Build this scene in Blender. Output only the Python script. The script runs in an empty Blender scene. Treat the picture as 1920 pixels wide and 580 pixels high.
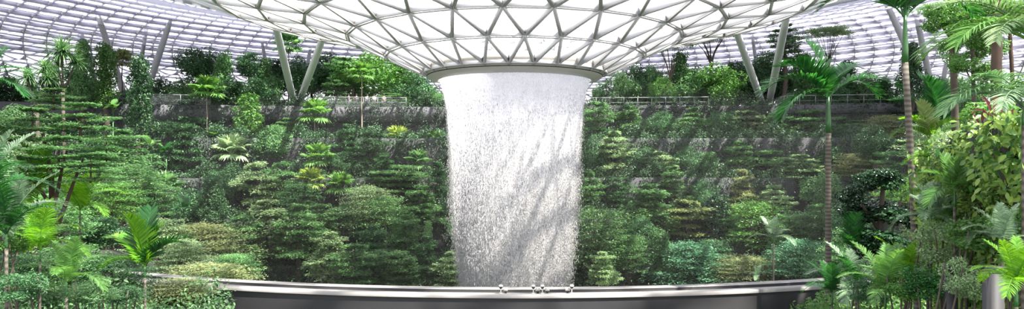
import bpy, math, random
import numpy as np
from mathutils import Vector, Matrix

# ------------------------------------------------------------------ camera, sky, sun
F = 1300.0                      # focal length in pixels of the 1920 px frame
CAMZ = 12.0
HAZE = 0.0014
HOR = 300.0                     # pixel row of the horizon
sc = bpy.context.scene
C = bpy.data.collections.new('jewel'); sc.collection.children.link(C)
cam_d = bpy.data.cameras.new('camera'); cam = bpy.data.objects.new('camera', cam_d)
sc.collection.objects.link(cam); sc.camera = cam
cam.location = (0, 0, CAMZ); cam.rotation_euler = (math.pi/2, 0, 0)
cam_d.sensor_width = 36; cam_d.lens = F/1920*36; cam_d.shift_y = (HOR-290)/1920
cam_d.clip_end = 2000
sc.view_settings.view_transform = 'Standard'; sc.view_settings.look = 'None'
sc.view_settings.gamma = 1; sc.view_settings.use_curve_mapping = False
sc.view_settings.exposure = 0.85
sc.cycles.transparent_max_bounces = 24
sc.cycles.max_bounces = 7; sc.cycles.diffuse_bounces = 4; sc.cycles.transmission_bounces = 5
sc.cycles.volume_bounces = 0

w = bpy.data.worlds.new('sky'); sc.world = w; w.use_nodes = True
nt = w.node_tree; nt.nodes.clear()
out = nt.nodes.new('ShaderNodeOutputWorld'); bg = nt.nodes.new('ShaderNodeBackground')
tc = nt.nodes.new('ShaderNodeTexCoord'); sx = nt.nodes.new('ShaderNodeSeparateXYZ')
cr = nt.nodes.new('ShaderNodeValToRGB')
cr.color_ramp.elements[0].position = 0.0; cr.color_ramp.elements[0].color = (0.97, 0.97, 1.0, 1)
cr.color_ramp.elements[1].position = 0.8; cr.color_ramp.elements[1].color = (0.36, 0.40, 0.56, 1)
nt.links.new(tc.outputs['Generated'], sx.inputs[0]); nt.links.new(sx.outputs[2], cr.inputs[0])
nt.links.new(cr.outputs[0], bg.inputs[0]); nt.links.new(bg.outputs[0], out.inputs[0])
bg.inputs[1].default_value = 1.25
sun_d = bpy.data.lights.new('sun', 'SUN'); sun = bpy.data.objects.new('sun', sun_d); C.objects.link(sun)
sun_d.energy = 13.0; sun_d.angle = 0.02; sun_d.color = (1.0, 0.94, 0.86)
sun.location = (0, 0, 60)
sun.rotation_euler = Vector((0.42, -0.30, 0.86)).to_track_quat('Z', 'Y').to_euler()

# ------------------------------------------------------------------ helpers
AX, AD = 0.2, 50.0              # axis of the waterfall (x, distance)
rng = np.random.default_rng(7); random.seed(7)
PI = math.pi

def P(px, py, d):
    return Vector(((px-960)/F*d, d, CAMZ+(HOR-py)/F*d))

def smooth(a, b, x):
    t = min(1, max(0, (x-a)/(b-a))); return t*t*(3-2*t)

EDG = [59, 64, 69, 74, 80]; EZ = [3, 6.5, 10, 14, 17.8]; KC = 350.0
def edge_d(k, x): return EDG[k]-x*x/KC
def H(x, d):
    dd = d+x*x/KC; z = 1.0
    for e, v in zip(EDG, EZ):
        if dd >= e: z = v
    r = math.hypot(x-AX, d-AD)
    if r < 30.9 and dd < 59:
        z = max(z, 1+6.6*smooth(12, 20, abs(x))*(1-smooth(34, 46, d)))
    if r >= 30.9 and d < 62:
        side = 8.0-1.4*(1-smooth(6.0, 9, abs(x))) if d < 40 else 7.6
        if x > 6: side += 2.2*smooth(6.5, 12, x)*(1-smooth(6, 20, d))*smooth(2, 5, d)
        z = max(z, side)
    return z

def link(o, parent=None):
    C.objects.link(o)
    if parent is not None: o.parent = parent
    return o
def tag(o, label=None, cat=None, group=None, kind=None):
    if label: o['label'] = label
    if cat: o['category'] = cat
    if group: o['group'] = group
    if kind: o['kind'] = kind
    return o
def empty(name, loc=(0, 0, 0), rz=0, **k):
    o = bpy.data.objects.new(name, None); o.location = loc; o.rotation_euler = (0, 0, rz)
    o.empty_display_size = .2
    return tag(link(o), **k)
def place(name, me, parent=None, loc=(0, 0, 0), rot=(0, 0, 0), scl=(1, 1, 1), m=None):
    o = bpy.data.objects.new(name, me); link(o, parent)
    o.location = loc; o.rotation_euler = rot; o.scale = scl
    if m is not None:
        if not me.materials: me.materials.append(m)
        o.material_slots[0].link = 'OBJECT'; o.material_slots[0].material = m
    return o

class MB:
    def __init__(s): s.v = []; s.f = []; s.n = 0
    def add(s, v, f):
        v = np.asarray(v, float).reshape(-1, 3); f = np.asarray(f, int)
        s.v.append(v); s.f.append(f+s.n); s.n += len(v)
    def box(s, c, size, rz=0):
        x, y, z = np.array(size)/2
        v = np.array([[a*x, b*y, k*z] for k in (-1, 1) for b in (-1, 1) for a in (-1, 1)])
        if rz:
            cs, sn = math.cos(rz), math.sin(rz)
            v = np.c_[v[:, 0]*cs-v[:, 1]*sn, v[:, 0]*sn+v[:, 1]*cs, v[:, 2]]
        s.add(v+np.array(c), [[0, 2, 3, 1], [4, 5, 7, 6], [0, 1, 5, 4], [2, 6, 7, 3], [0, 4, 6, 2], [1, 3, 7, 5]])
    def tube(s, pts, rad, sides=6, cap=True):
        pts = np.asarray([tuple(p) for p in pts], float); n = len(pts)
        if np.isscalar(rad): rad = [rad]*n
        T = np.gradient(pts, axis=0); T /= np.linalg.norm(T, axis=1)[:, None]+1e-9
        ref = np.array([0, 0, 1.]) if abs(T[0, 2]) < .9 else np.array([1., 0, 0])
        V = []
        for i in range(n):
            a = np.cross(T[i], ref); a /= np.linalg.norm(a)+1e-9; b = np.cross(T[i], a); ref = np.cross(a, T[i])
            for k in range(sides):
                t = 2*PI*k/sides; V.append(pts[i]+rad[i]*(a*math.cos(t)+b*math.sin(t)))
        Fc = [[i*sides+k, i*sides+(k+1) % sides, (i+1)*sides+(k+1) % sides, (i+1)*sides+k] for i in range(n-1) for k in range(sides)]
        if cap:
            V += [pts[0], pts[-1]]; a0 = n*sides
            Fc += [[a0, (k+1) % sides, k, k] for k in range(sides)]
            Fc += [[a0+1, (n-1)*sides+k, (n-1)*sides+(k+1) % sides, (n-1)*sides+(k+1) % sides] for k in range(sides)]
        s.add(V, Fc)
    def beams(s, A, B, U, wd, hd):
        """many bars from A to B, U = depth direction"""
        A = np.asarray(A, float); B = np.asarray(B, float); U = np.asarray(U, float); n = len(A)
        D = B-A; D /= np.linalg.norm(D, axis=1)[:, None]
        S = np.cross(D, U); S /= np.linalg.norm(S, axis=1)[:, None]; W = np.cross(S, D)
        V = np.stack([A+S*a*wd/2+W*b*hd/2 if e == 0 else B+S*a*wd/2+W*b*hd/2
                      for e in (0, 1) for b in (-1, 1) for a in (-1, 1)], 1).reshape(-1, 3)
        q = np.array([[0, 2, 3, 1], [4, 5, 7, 6], [0, 1, 5, 4], [2, 6, 7, 3], [0, 4, 6, 2], [1, 3, 7, 5]])
        s.add(V, (q[None]+8*np.arange(n)[:, None, None]).reshape(-1, 4))
    def leaves(s, p, nrm, dr, ln, wd, fold=.15, fine=False):
        """leaf blades at p, face normal nrm, pointing dr"""
        p = np.asarray(p, float); n = len(p)
        dr = dr-nrm*np.sum(dr*nrm, 1)[:, None]; dr /= np.linalg.norm(dr, axis=1)[:, None]+1e-9
        sd = np.cross(nrm, dr); ln = np.broadcast_to(ln, (n,))[:, None]; wd = np.broadcast_to(wd, (n,))[:, None]
        if not fine:
            V = np.stack([p, p+dr*ln*.45+sd*wd/2+nrm*wd*fold, p+dr*ln-nrm*ln*.08, p+dr*ln*.45-sd*wd/2+nrm*wd*fold], 1)
            q = np.array([[0, 1, 2, 2], [0, 2, 3, 3]])
            if not hasattr(s, 'tri'): pass
            Fq = (q[None]+4*np.arange(n)[:, None, None]).reshape(-1, 4)
            s.add(V.reshape(-1, 3), Fq)
        else:
            def pt(t, o): return p+dr*ln*t+sd*wd*o+nrm*(abs(o)*wd*fold*2-ln*.16*t*t)
            V = np.stack([p, pt(.25, .42), pt(.6, .42), pt(1, 0), pt(.6, -.42), pt(.25, -.42), pt(.25, 0), pt(.6, 0)], 1)
            q = np.array([[0, 1, 6, 6], [1, 2, 7, 6], [2, 3, 7, 7], [0, 6, 5, 5], [6, 7, 4, 5], [7, 3, 4, 4]])
            s.add(V.reshape(-1, 3), (q[None]+8*np.arange(n)[:, None, None]).reshape(-1, 4))
    def mesh(s, name, m=None, smooth_=False):
        V = np.concatenate(s.v); Fc = np.concatenate(s.f)
        tri = Fc[:, 2] == Fc[:, 3]
        me = bpy.data.meshes.new(name)
        cnt = np.where(tri, 3, 4); tot = int(cnt.sum())
        start = np.concatenate([[0], np.cumsum(cnt)[:-1]])
        idx = Fc.ravel()[np.column_stack([np.ones((len(Fc), 3), bool), ~tri]).ravel()]
        me.vertices.add(len(V)); me.vertices.foreach_set('co', V.ravel())
        me.loops.add(tot); me.loops.foreach_set('vertex_index', idx)
        me.polygons.add(len(Fc)); me.polygons.foreach_set('loop_start', start); me.polygons.foreach_set('loop_total', cnt)
        if smooth_: me.polygons.foreach_set('use_smooth', np.ones(len(Fc), bool))
        me.update(calc_edges=True)
        if m is not None: me.materials.append(m)
        return me
    def obj(s, name, m=None, parent=None, smooth_=False):
        o = bpy.data.objects.new(name, s.mesh(name, m, smooth_)); return link(o, parent)

def lathe(prof, cx, cy, n=96, a0=0, a1=2*PI):
    full = abs(a1-a0-2*PI) < 1e-6; m = n if full else n+1
    V = [(cx+r*math.sin(a0+(a1-a0)*i/n), cy-r*math.cos(a0+(a1-a0)*i/n), z) for i in range(m) for r, z in prof]
    k = len(prof)
    Fc = [[i*k+j, ((i+1) % m)*k+j, ((i+1) % m)*k+j+1, i*k+j+1] for i in range(n) for j in range(k-1)]
    return V, Fc

# ------------------------------------------------------------------ materials
def mat(name, col, rough=.6, metal=0, bump=0, bscale=20, var=0, vscale=5, spec=.5):
    m = bpy.data.materials.new(name); m.use_nodes = True; n = m.node_tree; b = n.nodes['Principled BSDF']
    b.inputs['Base Color'].default_value = (*col, 1); b.inputs['Roughness'].default_value = rough
    b.inputs['Metallic'].default_value = metal; b.inputs['Specular IOR Level'].default_value = spec
    if var or bump:
        t = n.nodes.new('ShaderNodeTexCoord'); nz = n.nodes.new('ShaderNodeTexNoise'); nz.inputs['Scale'].default_value = vscale
        nz.inputs['Detail'].default_value = 6
        n.links.new(t.outputs['Object'], nz.inputs['Vector'])
        if var:
            mx = n.nodes.new('ShaderNodeMix'); mx.data_type = 'RGBA'
            mx.inputs[6].default_value = (*[c*(1-var) for c in col], 1); mx.inputs[7].default_value = (*[min(1, c*(1+var)) for c in col], 1)
            n.links.new(nz.outputs[0], mx.inputs[0]); n.links.new(mx.outputs[2], b.inputs['Base Color'])
        if bump:
            n2 = n.nodes.new('ShaderNodeTexNoise'); n2.inputs['Scale'].default_value = bscale
            bp = n.nodes.new('ShaderNodeBump'); bp.inputs['Strength'].default_value = bump
            n.links.new(t.outputs['Object'], n2.inputs['Vector']); n.links.new(n2.outputs[0], bp.inputs['Height'])
            n.links.new(bp.outputs[0], b.inputs['Normal'])
    return m

def leafmat(name, ca, cb, trans=.35, rough=.45, tint=1.6):
    """leaf: each blade takes its own tone between ca and cb"""
    m = bpy.data.materials.new(name); m.use_nodes = True; n = m.node_tree; b = n.nodes['Principled BSDF']
    g = n.nodes.new('ShaderNodeNewGeometry'); oi = n.nodes.new('ShaderNodeObjectInfo')
    mx = n.nodes.new('ShaderNodeMix'); mx.data_type = 'RGBA'; mx.inputs[6].default_value = (*ca, 1); mx.inputs[7].default_value = (*cb, 1)
    n.links.new(g.outputs['Random Per Island'], mx.inputs[0])
    hs = n.nodes.new('ShaderNodeHueSaturation'); mr = n.nodes.new('ShaderNodeMapRange')
    mr.inputs[3].default_value = .75; mr.inputs[4].default_value = 1.3
    n.links.new(oi.outputs['Random'], mr.inputs[0]); n.links.new(mr.outputs[0], hs.inputs['Value'])
    n.links.new(mx.outputs[2], hs.inputs['Color'])
    n.links.new(hs.outputs[0], b.inputs['Base Color']); b.inputs['Roughness'].default_value = rough
    tr = n.nodes.new('ShaderNodeBsdfTranslucent'); h2 = n.nodes.new('ShaderNodeHueSaturation')
    h2.inputs['Value'].default_value = tint; h2.inputs['Saturation'].default_value = 1.1; h2.inputs['Hue'].default_value = .485
    n.links.new(hs.outputs[0], h2.inputs['Color']); n.links.new(h2.outputs[0], tr.inputs[0])
    ms = n.nodes.new('ShaderNodeMixShader'); ms.inputs[0].default_value = trans
    n.links.new(b.outputs[0], ms.inputs[1]); n.links.new(tr.outputs[0], ms.inputs[2])
    n.links.new(ms.outputs[0], n.nodes['Material Output'].inputs[0])
    return m

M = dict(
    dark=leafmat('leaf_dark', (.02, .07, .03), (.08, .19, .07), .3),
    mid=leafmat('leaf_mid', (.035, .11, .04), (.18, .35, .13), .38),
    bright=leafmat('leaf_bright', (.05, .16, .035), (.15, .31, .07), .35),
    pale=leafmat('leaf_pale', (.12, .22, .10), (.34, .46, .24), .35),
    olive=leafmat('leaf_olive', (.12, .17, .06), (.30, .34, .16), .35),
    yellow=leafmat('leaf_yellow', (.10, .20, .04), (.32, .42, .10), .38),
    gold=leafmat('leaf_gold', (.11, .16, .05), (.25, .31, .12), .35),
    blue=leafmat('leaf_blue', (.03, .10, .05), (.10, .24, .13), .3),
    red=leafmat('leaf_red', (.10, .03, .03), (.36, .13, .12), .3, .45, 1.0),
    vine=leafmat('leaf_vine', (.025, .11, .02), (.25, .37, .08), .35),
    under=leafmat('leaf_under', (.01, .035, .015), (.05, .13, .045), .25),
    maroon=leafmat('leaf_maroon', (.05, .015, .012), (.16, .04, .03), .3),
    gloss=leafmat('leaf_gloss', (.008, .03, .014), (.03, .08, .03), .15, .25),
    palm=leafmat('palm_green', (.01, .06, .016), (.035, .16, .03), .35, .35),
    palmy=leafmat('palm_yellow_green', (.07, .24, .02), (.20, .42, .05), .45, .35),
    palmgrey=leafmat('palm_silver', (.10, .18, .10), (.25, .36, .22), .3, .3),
    bark=mat('bark', (.075, .06, .045), .9, var=.5, vscale=6, bump=.4, bscale=30),
    barkred=mat('bark_reddish', (.085, .055, .038), .9, var=.4, vscale=6, bump=.4, bscale=30),
    barkpale=mat('bark_pale', (.30, .25, .20), .9, var=.3, vscale=4, bump=.3, bscale=30),
    shaft=mat('crownshaft_green', (.03, .11, .025), .35, var=.3, vscale=3),
    steel=mat('white_steel', (.82, .82, .85), .45),
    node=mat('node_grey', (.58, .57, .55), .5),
    column=mat('column_paint', (.62, .63, .63), .4),
    ringm=mat('ring_cladding', (.60, .58, .53), .4, metal=.1, var=.05, vscale=2),
    dark_gap=mat('dark_gap', (.03, .03, .03), .8),
    soil=mat('soil', (.012, .016, .009), .95, var=.5, vscale=1.2, bump=.6, bscale=6),
    concrete=mat('terrace_concrete', (.045, .045, .05), .9, var=.3, vscale=.8, bump=.2, bscale=9),
    concrete_light=mat('walkway_concrete', (.09, .09, .10), .8, var=.15, vscale=.8),
    coping=mat('coping_stone', (.27, .26, .245), .6, var=.3, vscale=1.5, bump=.05, bscale=30),
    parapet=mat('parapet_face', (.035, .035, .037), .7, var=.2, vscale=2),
    rail=mat('rail_metal', (.25, .25, .26), .5, metal=.3),
    planter=mat('planter_grey', (.10, .10, .095), .7, var=.15, vscale=6),
)
# ringed palm trunk
def ringbark(name, a, b, k):
    m = bpy.data.materials.new(name); m.use_nodes = True; n = m.node_tree; bs = n.nodes['Principled BSDF']
    t = n.nodes.new('ShaderNodeTexCoord'); wv = n.nodes.new('ShaderNodeTexWave'); wv.bands_direction = 'Z'
    wv.inputs['Scale'].default_value = k; wv.inputs['Distortion'].default_value = 1.2; wv.inputs['Detail'].default_value = 2
    mx = n.nodes.new('ShaderNodeMix'); mx.data_type = 'RGBA'; mx.inputs[6].default_value = (*a, 1); mx.inputs[7].default_value = (*b, 1)
    n.links.new(t.outputs['Object'], wv.inputs[0]); n.links.new(wv.outputs[1], mx.inputs[0]); n.links.new(mx.outputs[2], bs.inputs[0])
    bs.inputs['Roughness'].default_value = .8
    return m
M['ring_trunk'] = ringbark('ringed_trunk', (.055, .05, .038), (.15, .13, .10), 3.0)

def glass(name, frost, col=(.9, .93, 1), pat=0, clear=(.95, .96, .97)):
    m = bpy.data.materials.new(name); m.use_nodes = True; n = m.node_tree; n.nodes.clear()
    o = n.nodes.new('ShaderNodeOutputMaterial'); tp = n.nodes.new('ShaderNodeBsdfTransparent'); tl = n.nodes.new('ShaderNodeBsdfTranslucent')
    tl.inputs[0].default_value = (*col, 1); tp.inputs[0].default_value = (*clear, 1)
    gl = n.nodes.new('ShaderNodeBsdfGlossy'); gl.inputs['Roughness'].default_value = .15
    ms = n.nodes.new('ShaderNodeMixShader'); ms.inputs[0].default_value = frost
    m2 = n.nodes.new('ShaderNodeMixShader'); m2.inputs[0].default_value = .06
    n.links.new(tp.outputs[0], ms.inputs[1]); n.links.new(tl.outputs[0], ms.inputs[2])
    n.links.new(ms.outputs[0], m2.inputs[1]); n.links.new(gl.outputs[0], m2.inputs[2]); n.links.new(m2.outputs[0], o.inputs[0])
    if pat:
        t = n.nodes.new('ShaderNodeTexCoord'); nz = n.nodes.new('ShaderNodeTexVoronoi'); nz.feature = 'DISTANCE_TO_EDGE'
        n1 = n.nodes.new('ShaderNodeTexNoise'); n1.inputs['Scale'].default_value = 2.5; n1.inputs['Detail'].default_value = 4
        nz.inputs['Scale'].default_value = 2.2
        va = n.nodes.new('ShaderNodeVectorMath'); va.operation = 'MULTIPLY_ADD'; va.inputs[1].default_value = (.9, .9, .9)
        n.links.new(t.outputs['Object'], n1.inputs[0]); n.links.new(n1.outputs['Color'], va.inputs[0]); n.links.new(t.outputs['Object'], va.inputs[2])
        n.links.new(va.outputs[0], nz.inputs[0])
        mr = n.nodes.new('ShaderNodeMapRange'); mr.inputs[1].default_value = 0; mr.inputs[2].default_value = .12
        mr.inputs[3].default_value = frost-pat; mr.inputs[4].default_value = frost
        n.links.new(nz.outputs[0], mr.inputs[0]); n.links.new(mr.outputs[0], ms.inputs[0])
    return m
M['glass_far'] = glass('roof_glass', .12)
M['glass_funnel'] = glass('fritted_glass', .38, col=(.55,.58,.58), pat=.36, clear=(.84,.83,.80))
M['fin'] = leafmat('glare_fin', (.58, .58, .68), (.70, .70, .79), .3, .5, 1.0)
for nn_ in M['fin'].node_tree.nodes:
    if nn_.type == 'HUE_SAT': nn_.inputs['Saturation'].default_value = 1; nn_.inputs['Hue'].default_value = .5
M['clear'] = glass('balustrade_glass', .08)

# ------------------------------------------------------------------ roof shell
RP = [(6.45, 18.55), (9.15, 19.76), (11.75, 20.95), (14.6, 21.8), (17.4, 22.3), (20.3, 23.0), (26, 25.0), (32, 27.2), (38, 28.9),
      (43, 29.8), (47, 30.1), (52, 29.6), (57, 28.1), (62, 25.6), (67, 22.3), (72, 18.4), (76, 14.5), (79, 10)]
_r = np.array([a for a, b in RP]); _z = np.array([b for a, b in RP])
def roof_z(r): return float(np.interp(r, _r, _z))
def ray_roof(px, py):
    last = None
    for k in range(6000):
        d = 48+k*.02; p = P(px, py, d); r = math.hypot(p.x-AX, p.y-AD)
        if r > 78: break
        if r > 24 and p.z >= roof_z(r): return p
    d = 96.0; p = P(px, py, d); r = math.hypot(p.x-AX, p.y-AD); p.z = roof_z(r); return p
# smooth profile for the outer shell
def prof_pts(r0, r1, n):
    from_ = np.linspace(0, 1, n+1)
    # arc length resample of a smoothed profile
    rr = np.linspace(r0, r1, 400)
    zz = np.interp(rr, _r, _z)
    k = np.ones(31)/31; zs = np.convolve(np.pad(zz, 15, mode='edge'), k, 'valid')
    wgt = np.clip(np.minimum(np.arange(400), 399-np.arange(400))/30, 0, 1); zz = zz*(1-wgt)+zs*wgt
    s = np.concatenate([[0], np.cumsum(np.hypot(np.diff(rr), np.diff(zz)))]); t = from_*s[-1]
    return list(zip(np.interp(t, s, rr), np.interp(t, s, zz)))
def shell(prof, N, ph, wd, hd, name, gm, bm_, first_ring=True, fins=0):
    prof = np.array(prof); nr = len(prof)
    def node(i, j): 
        a = ph+2*PI/N*(j+.5*(i % 2)); r, z = prof[i]
        return np.array([AX+r*math.sin(a), AD-r*math.cos(a), z])
    G = np.array([[node(i, j) for j in range(N)] for i in range(nr)])
    t = np.gradient(prof, axis=0); nn = np.stack([-t[:, 1], t[:, 0]], 1); nn /= np.linalg.norm(nn, axis=1)[:, None]
    def nrm(i, j):
        a = ph+2*PI/N*(j+.5*(i % 2)); return np.array([nn[i, 0]*math.sin(a), -nn[i, 0]*math.cos(a), nn[i, 1]])
    A = []; B = []; U = []; A2 = []; B2 = []; U2 = []
    def ang(i, j): return (ph+2*PI/N*(j+.5*(i % 2))) % (2*PI)
    tris = []
    for i in range(nr):
        for j in range(N):
            if i > 0 or first_ring:
                A.append(G[i, j]); B.append(G[i, (j+1) % N]); U.append(nrm(i, j+.5))
            if i < nr-1:
                o = (j, (j-1) % N) if i % 2 == 0 else ((j+1) % N, j)
                for jj in o:
                    pale = fins and abs(ang(i+1, jj)-PI) > abs(ang(i, j)-PI)
                    (A2 if pale else A).append(G[i, j]); (B2 if pale else B).append(G[i+1, jj]); (U2 if pale else U).append(nrm(i, j))
                a, b = i*N+j, i*N+(j+1) % N
                if i % 2 == 0:
                    c, e = (i+1)*N+j, (i+1)*N+(j-1) % N
                    tris += [[a, b, c, c], [a, c, e, e]]
                else:
                    c, e = (i+1)*N+(j+1) % N, (i+1)*N+j
                    tris += [[a, b, c, c], [a, c, e, e]]
    A = np.array(A); B = np.array(B); U = np.array(U)
    mb = MB(); mb.beams(A-U*hd*.5, B-U*hd*.5, U, wd, hd)
    fr = mb.obj('roof_beams', M['steel'], None)
    if fins:
        A = []; B = []; U = []
        for i in range(nr):
            for j in range(N): A.append(G[i, j]); B.append(G[i, (j+1) % N]); U.append(nrm(i, j+.5))
        A, B, U = np.array(A), np.array(B), np.array(U)
        A2, B2, U2 = np.array(A2), np.array(B2), np.array(U2); k_ = A[:, 1] > AD-12; A, B, U = A[k_], B[k_], U[k_]; k_ = A2[:, 1] > AD-12; A2, B2, U2 = A2[k_], B2[k_], U2[k_]
        mb = MB(); mb.beams(A-U*(hd*.5+fins*.5), B-U*(hd*.5+fins*.5), U, .05, fins); mb.beams(A2-U2*.1, B2-U2*.1, U2, .45, .06); fo = mb.obj('glare_fins', M['fin'], None); FINS.append(fo)
    g = MB(); g.add(G.reshape(-1, 3), tris); g.v[0] = g.v[0]
    return fr, g.obj('roof_glass', gm, None)
FINS = []
roof = empty('ceiling', (AX, AD, 0), kind='structure', label='white steel and glass grid roof over the whole garden')
bits = []
bits += shell(RP[:6], 26, math.radians(-3.5), .09, .52, 'funnel', M['glass_funnel'], M['steel'])
bits += shell(prof_pts(20.3, 32, 3), 52, 0, .16, .5, 'a', M['glass_far'], M['steel'])
bits += shell(prof_pts(32, 42, 7), 104, 0, .14, .4, 'b', M['glass_far'], M['steel'], fins=.9)
def outer_shell(prof, N):
    """far dome: ring fins, curved ribs that bend inward on the way down (mirrored halves), pale diagonal bars, tilted shade panels near the crest"""
    prof = np.array(prof); nr = len(prof); t = np.gradient(prof, axis=0); nn = np.stack([-t[:, 1], t[:, 0]], 1); nn /= np.linalg.norm(nn, axis=1)[:, None]
    half = N//2; web = MB(); fin = MB(); gl = MB(); sh = MB(); kn = MB()
    for sg in (-1, 1):
        def a_(i, j): return PI+sg*(2*PI/N*j-math.radians(10)*smooth(57, 78, prof[i, 0])*(1 if j else 0))
        def nd(i, j, off=0):
            a = a_(i, j); r, z = prof[i]; n = nn[i]; r += n[0]*off; z += n[1]*off; return np.array([AX+r*math.sin(a), AD-r*math.cos(a), z])
        def nv(i, j): a = a_(i, j); return np.array([nn[i, 0]*math.sin(a), -nn[i, 0]*math.cos(a), nn[i, 1]])
        Ar, Br, Ur, Ad, Bd, Ud, Af, Bf, Uf = ([] for _ in range(9))
        G = []
        for i in range(nr):
            for j in range(half+1):
                G.append(nd(i, j))
                if i < nr-1:
                    Ar.append(nd(i, j, -.25)); Br.append(nd(i+1, j, -.25)); Ur.append(nv(i, j))
                    if j < half: Ad.append(nd(i+1, j+1, -.05)); Bd.append(nd(i, j, -.05)); Ud.append(nv(i, j))
                if j < half: Af.append(nd(i, j)); Bf.append(nd(i, j+1)); Uf.append(nv(i, j+.5))
                q = nd(i, j, -.42); kn.box(q, (.30, .30, .26), a_(i, j))
        Ar, Br, Ur, Ad, Bd, Ud, Af, Bf, Uf = map(np.array, (Ar, Br, Ur, Ad, Bd, Ud, Af, Bf, Uf))
        web.beams(Ar, Br, Ur, .15, .5); k_ = Ad[:, 1] > AD-12; fin.beams(Ad[k_], Bd[k_], Ud[k_], .30, .05)
        k_ = Af[:, 1] > AD-12; fin.beams((Af-Uf*.3)[k_], (Bf-Uf*.3)[k_], Uf[k_], .05, .62); web.beams(Af-Uf*.05, Bf-Uf*.05, Uf, .12, .12)
        w = half+1; gl.add(G, [[i*w+j, i*w+j+1, (i+1)*w+j+1, (i+1)*w+j] for i in range(nr-1) for j in range(half)])
        for i in range(nr-1):
            if prof[i, 0] < 65:
                full = 1 if prof[i, 0] < 62 else .6; pre = -.35 if prof[i, 0] < 59 else 0
                V = []; w = 51
                for j in range(w):
                    a = nd(i, j, -.95); b = nd(i+1, j, -.1); V += [a+(b-a)*pre, a+(b-a)*full]
                sh.add(V, [[2*j, 2*j+2, 2*j+3, 2*j+1] for j in range(50)])
    return [web.obj('outer_dome_ribs', M['steel']), gl.obj('outer_dome_glass', M['glass_far']), fin.obj('outer_dome_fins', M['fin']),
            sh.obj('shade_panels', M['fin']), kn.obj('rib_nodes', M['node'])]
OUT = outer_shell(prof_pts(42, 79, 28), 156)
for b in bits+FINS+OUT:
    b.parent = roof; b.location = (-AX, -AD, 0)
bits[0].name = 'funnel_beams'; bits[1].name = 'funnel_glass'
bits[2].name = 'crest_beams'; bits[3].name = 'crest_glass'; bits[4].name = 'upper_dome_beams'; bits[5].name = 'upper_dome_glass'

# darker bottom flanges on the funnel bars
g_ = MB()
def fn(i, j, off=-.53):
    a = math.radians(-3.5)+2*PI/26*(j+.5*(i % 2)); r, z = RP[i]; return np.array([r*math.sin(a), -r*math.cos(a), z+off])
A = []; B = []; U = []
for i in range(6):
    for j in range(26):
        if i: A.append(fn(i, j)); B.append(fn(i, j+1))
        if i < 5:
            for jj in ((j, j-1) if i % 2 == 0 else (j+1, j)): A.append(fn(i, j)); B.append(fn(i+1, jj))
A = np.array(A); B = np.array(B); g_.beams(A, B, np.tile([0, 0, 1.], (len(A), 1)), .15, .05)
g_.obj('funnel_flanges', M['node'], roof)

# ring of the oculus
ring = empty('oculus_ring', (AX, AD, 17.6), label='beige metal ring at the funnel mouth where the waterfall starts', cat='ring')
mb = MB(); v, f = lathe([(6.2, 18.75), (6.5, 18.75), (6.62, 18.6), (6.62, 18.45), (6.5, 18.2), (6.3, 17.98)], 0, 0, 104); mb.add(v, f)
o = mb.obj('upper_band', M['ringm'], ring, True); o.location.z = -17.6
mb = MB(); v, f = lathe([(6.3, 17.98), (6.18, 17.98), (6.18, 17.93), (6.25, 17.93)], 0, 0, 104); mb.add(v, f)
o = mb.obj('shadow_gap', M['dark_gap'], ring); o.location.z = -17.6
mb = MB(); v, f = lathe([(6.27, 17.93), (6.1, 17.78), (5.6, 17.62), (5.5, 17.62), (5.45, 17.8), (5.5, 18.6), (6.2, 18.75)], 0, 0, 104); mb.add(v, f)
o = mb.obj('lower_band', M['ringm'], ring, True); o.location.z = -17.6
mb = MB()
for k in range(26):
    a = math.radians(-3.5)+2*PI*k/26
    p = np.array([[r*math.sin(a), -r*math.cos(a), z-17.6] for r, z in ((6.51, 18.745), (6.628, 18.6), (6.628, 18.45), (6.508, 18.2), (6.31, 17.99))])
    mb.tube(p, .012, 4)
mb.obj('joint', M['dark_gap'], ring)

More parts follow.
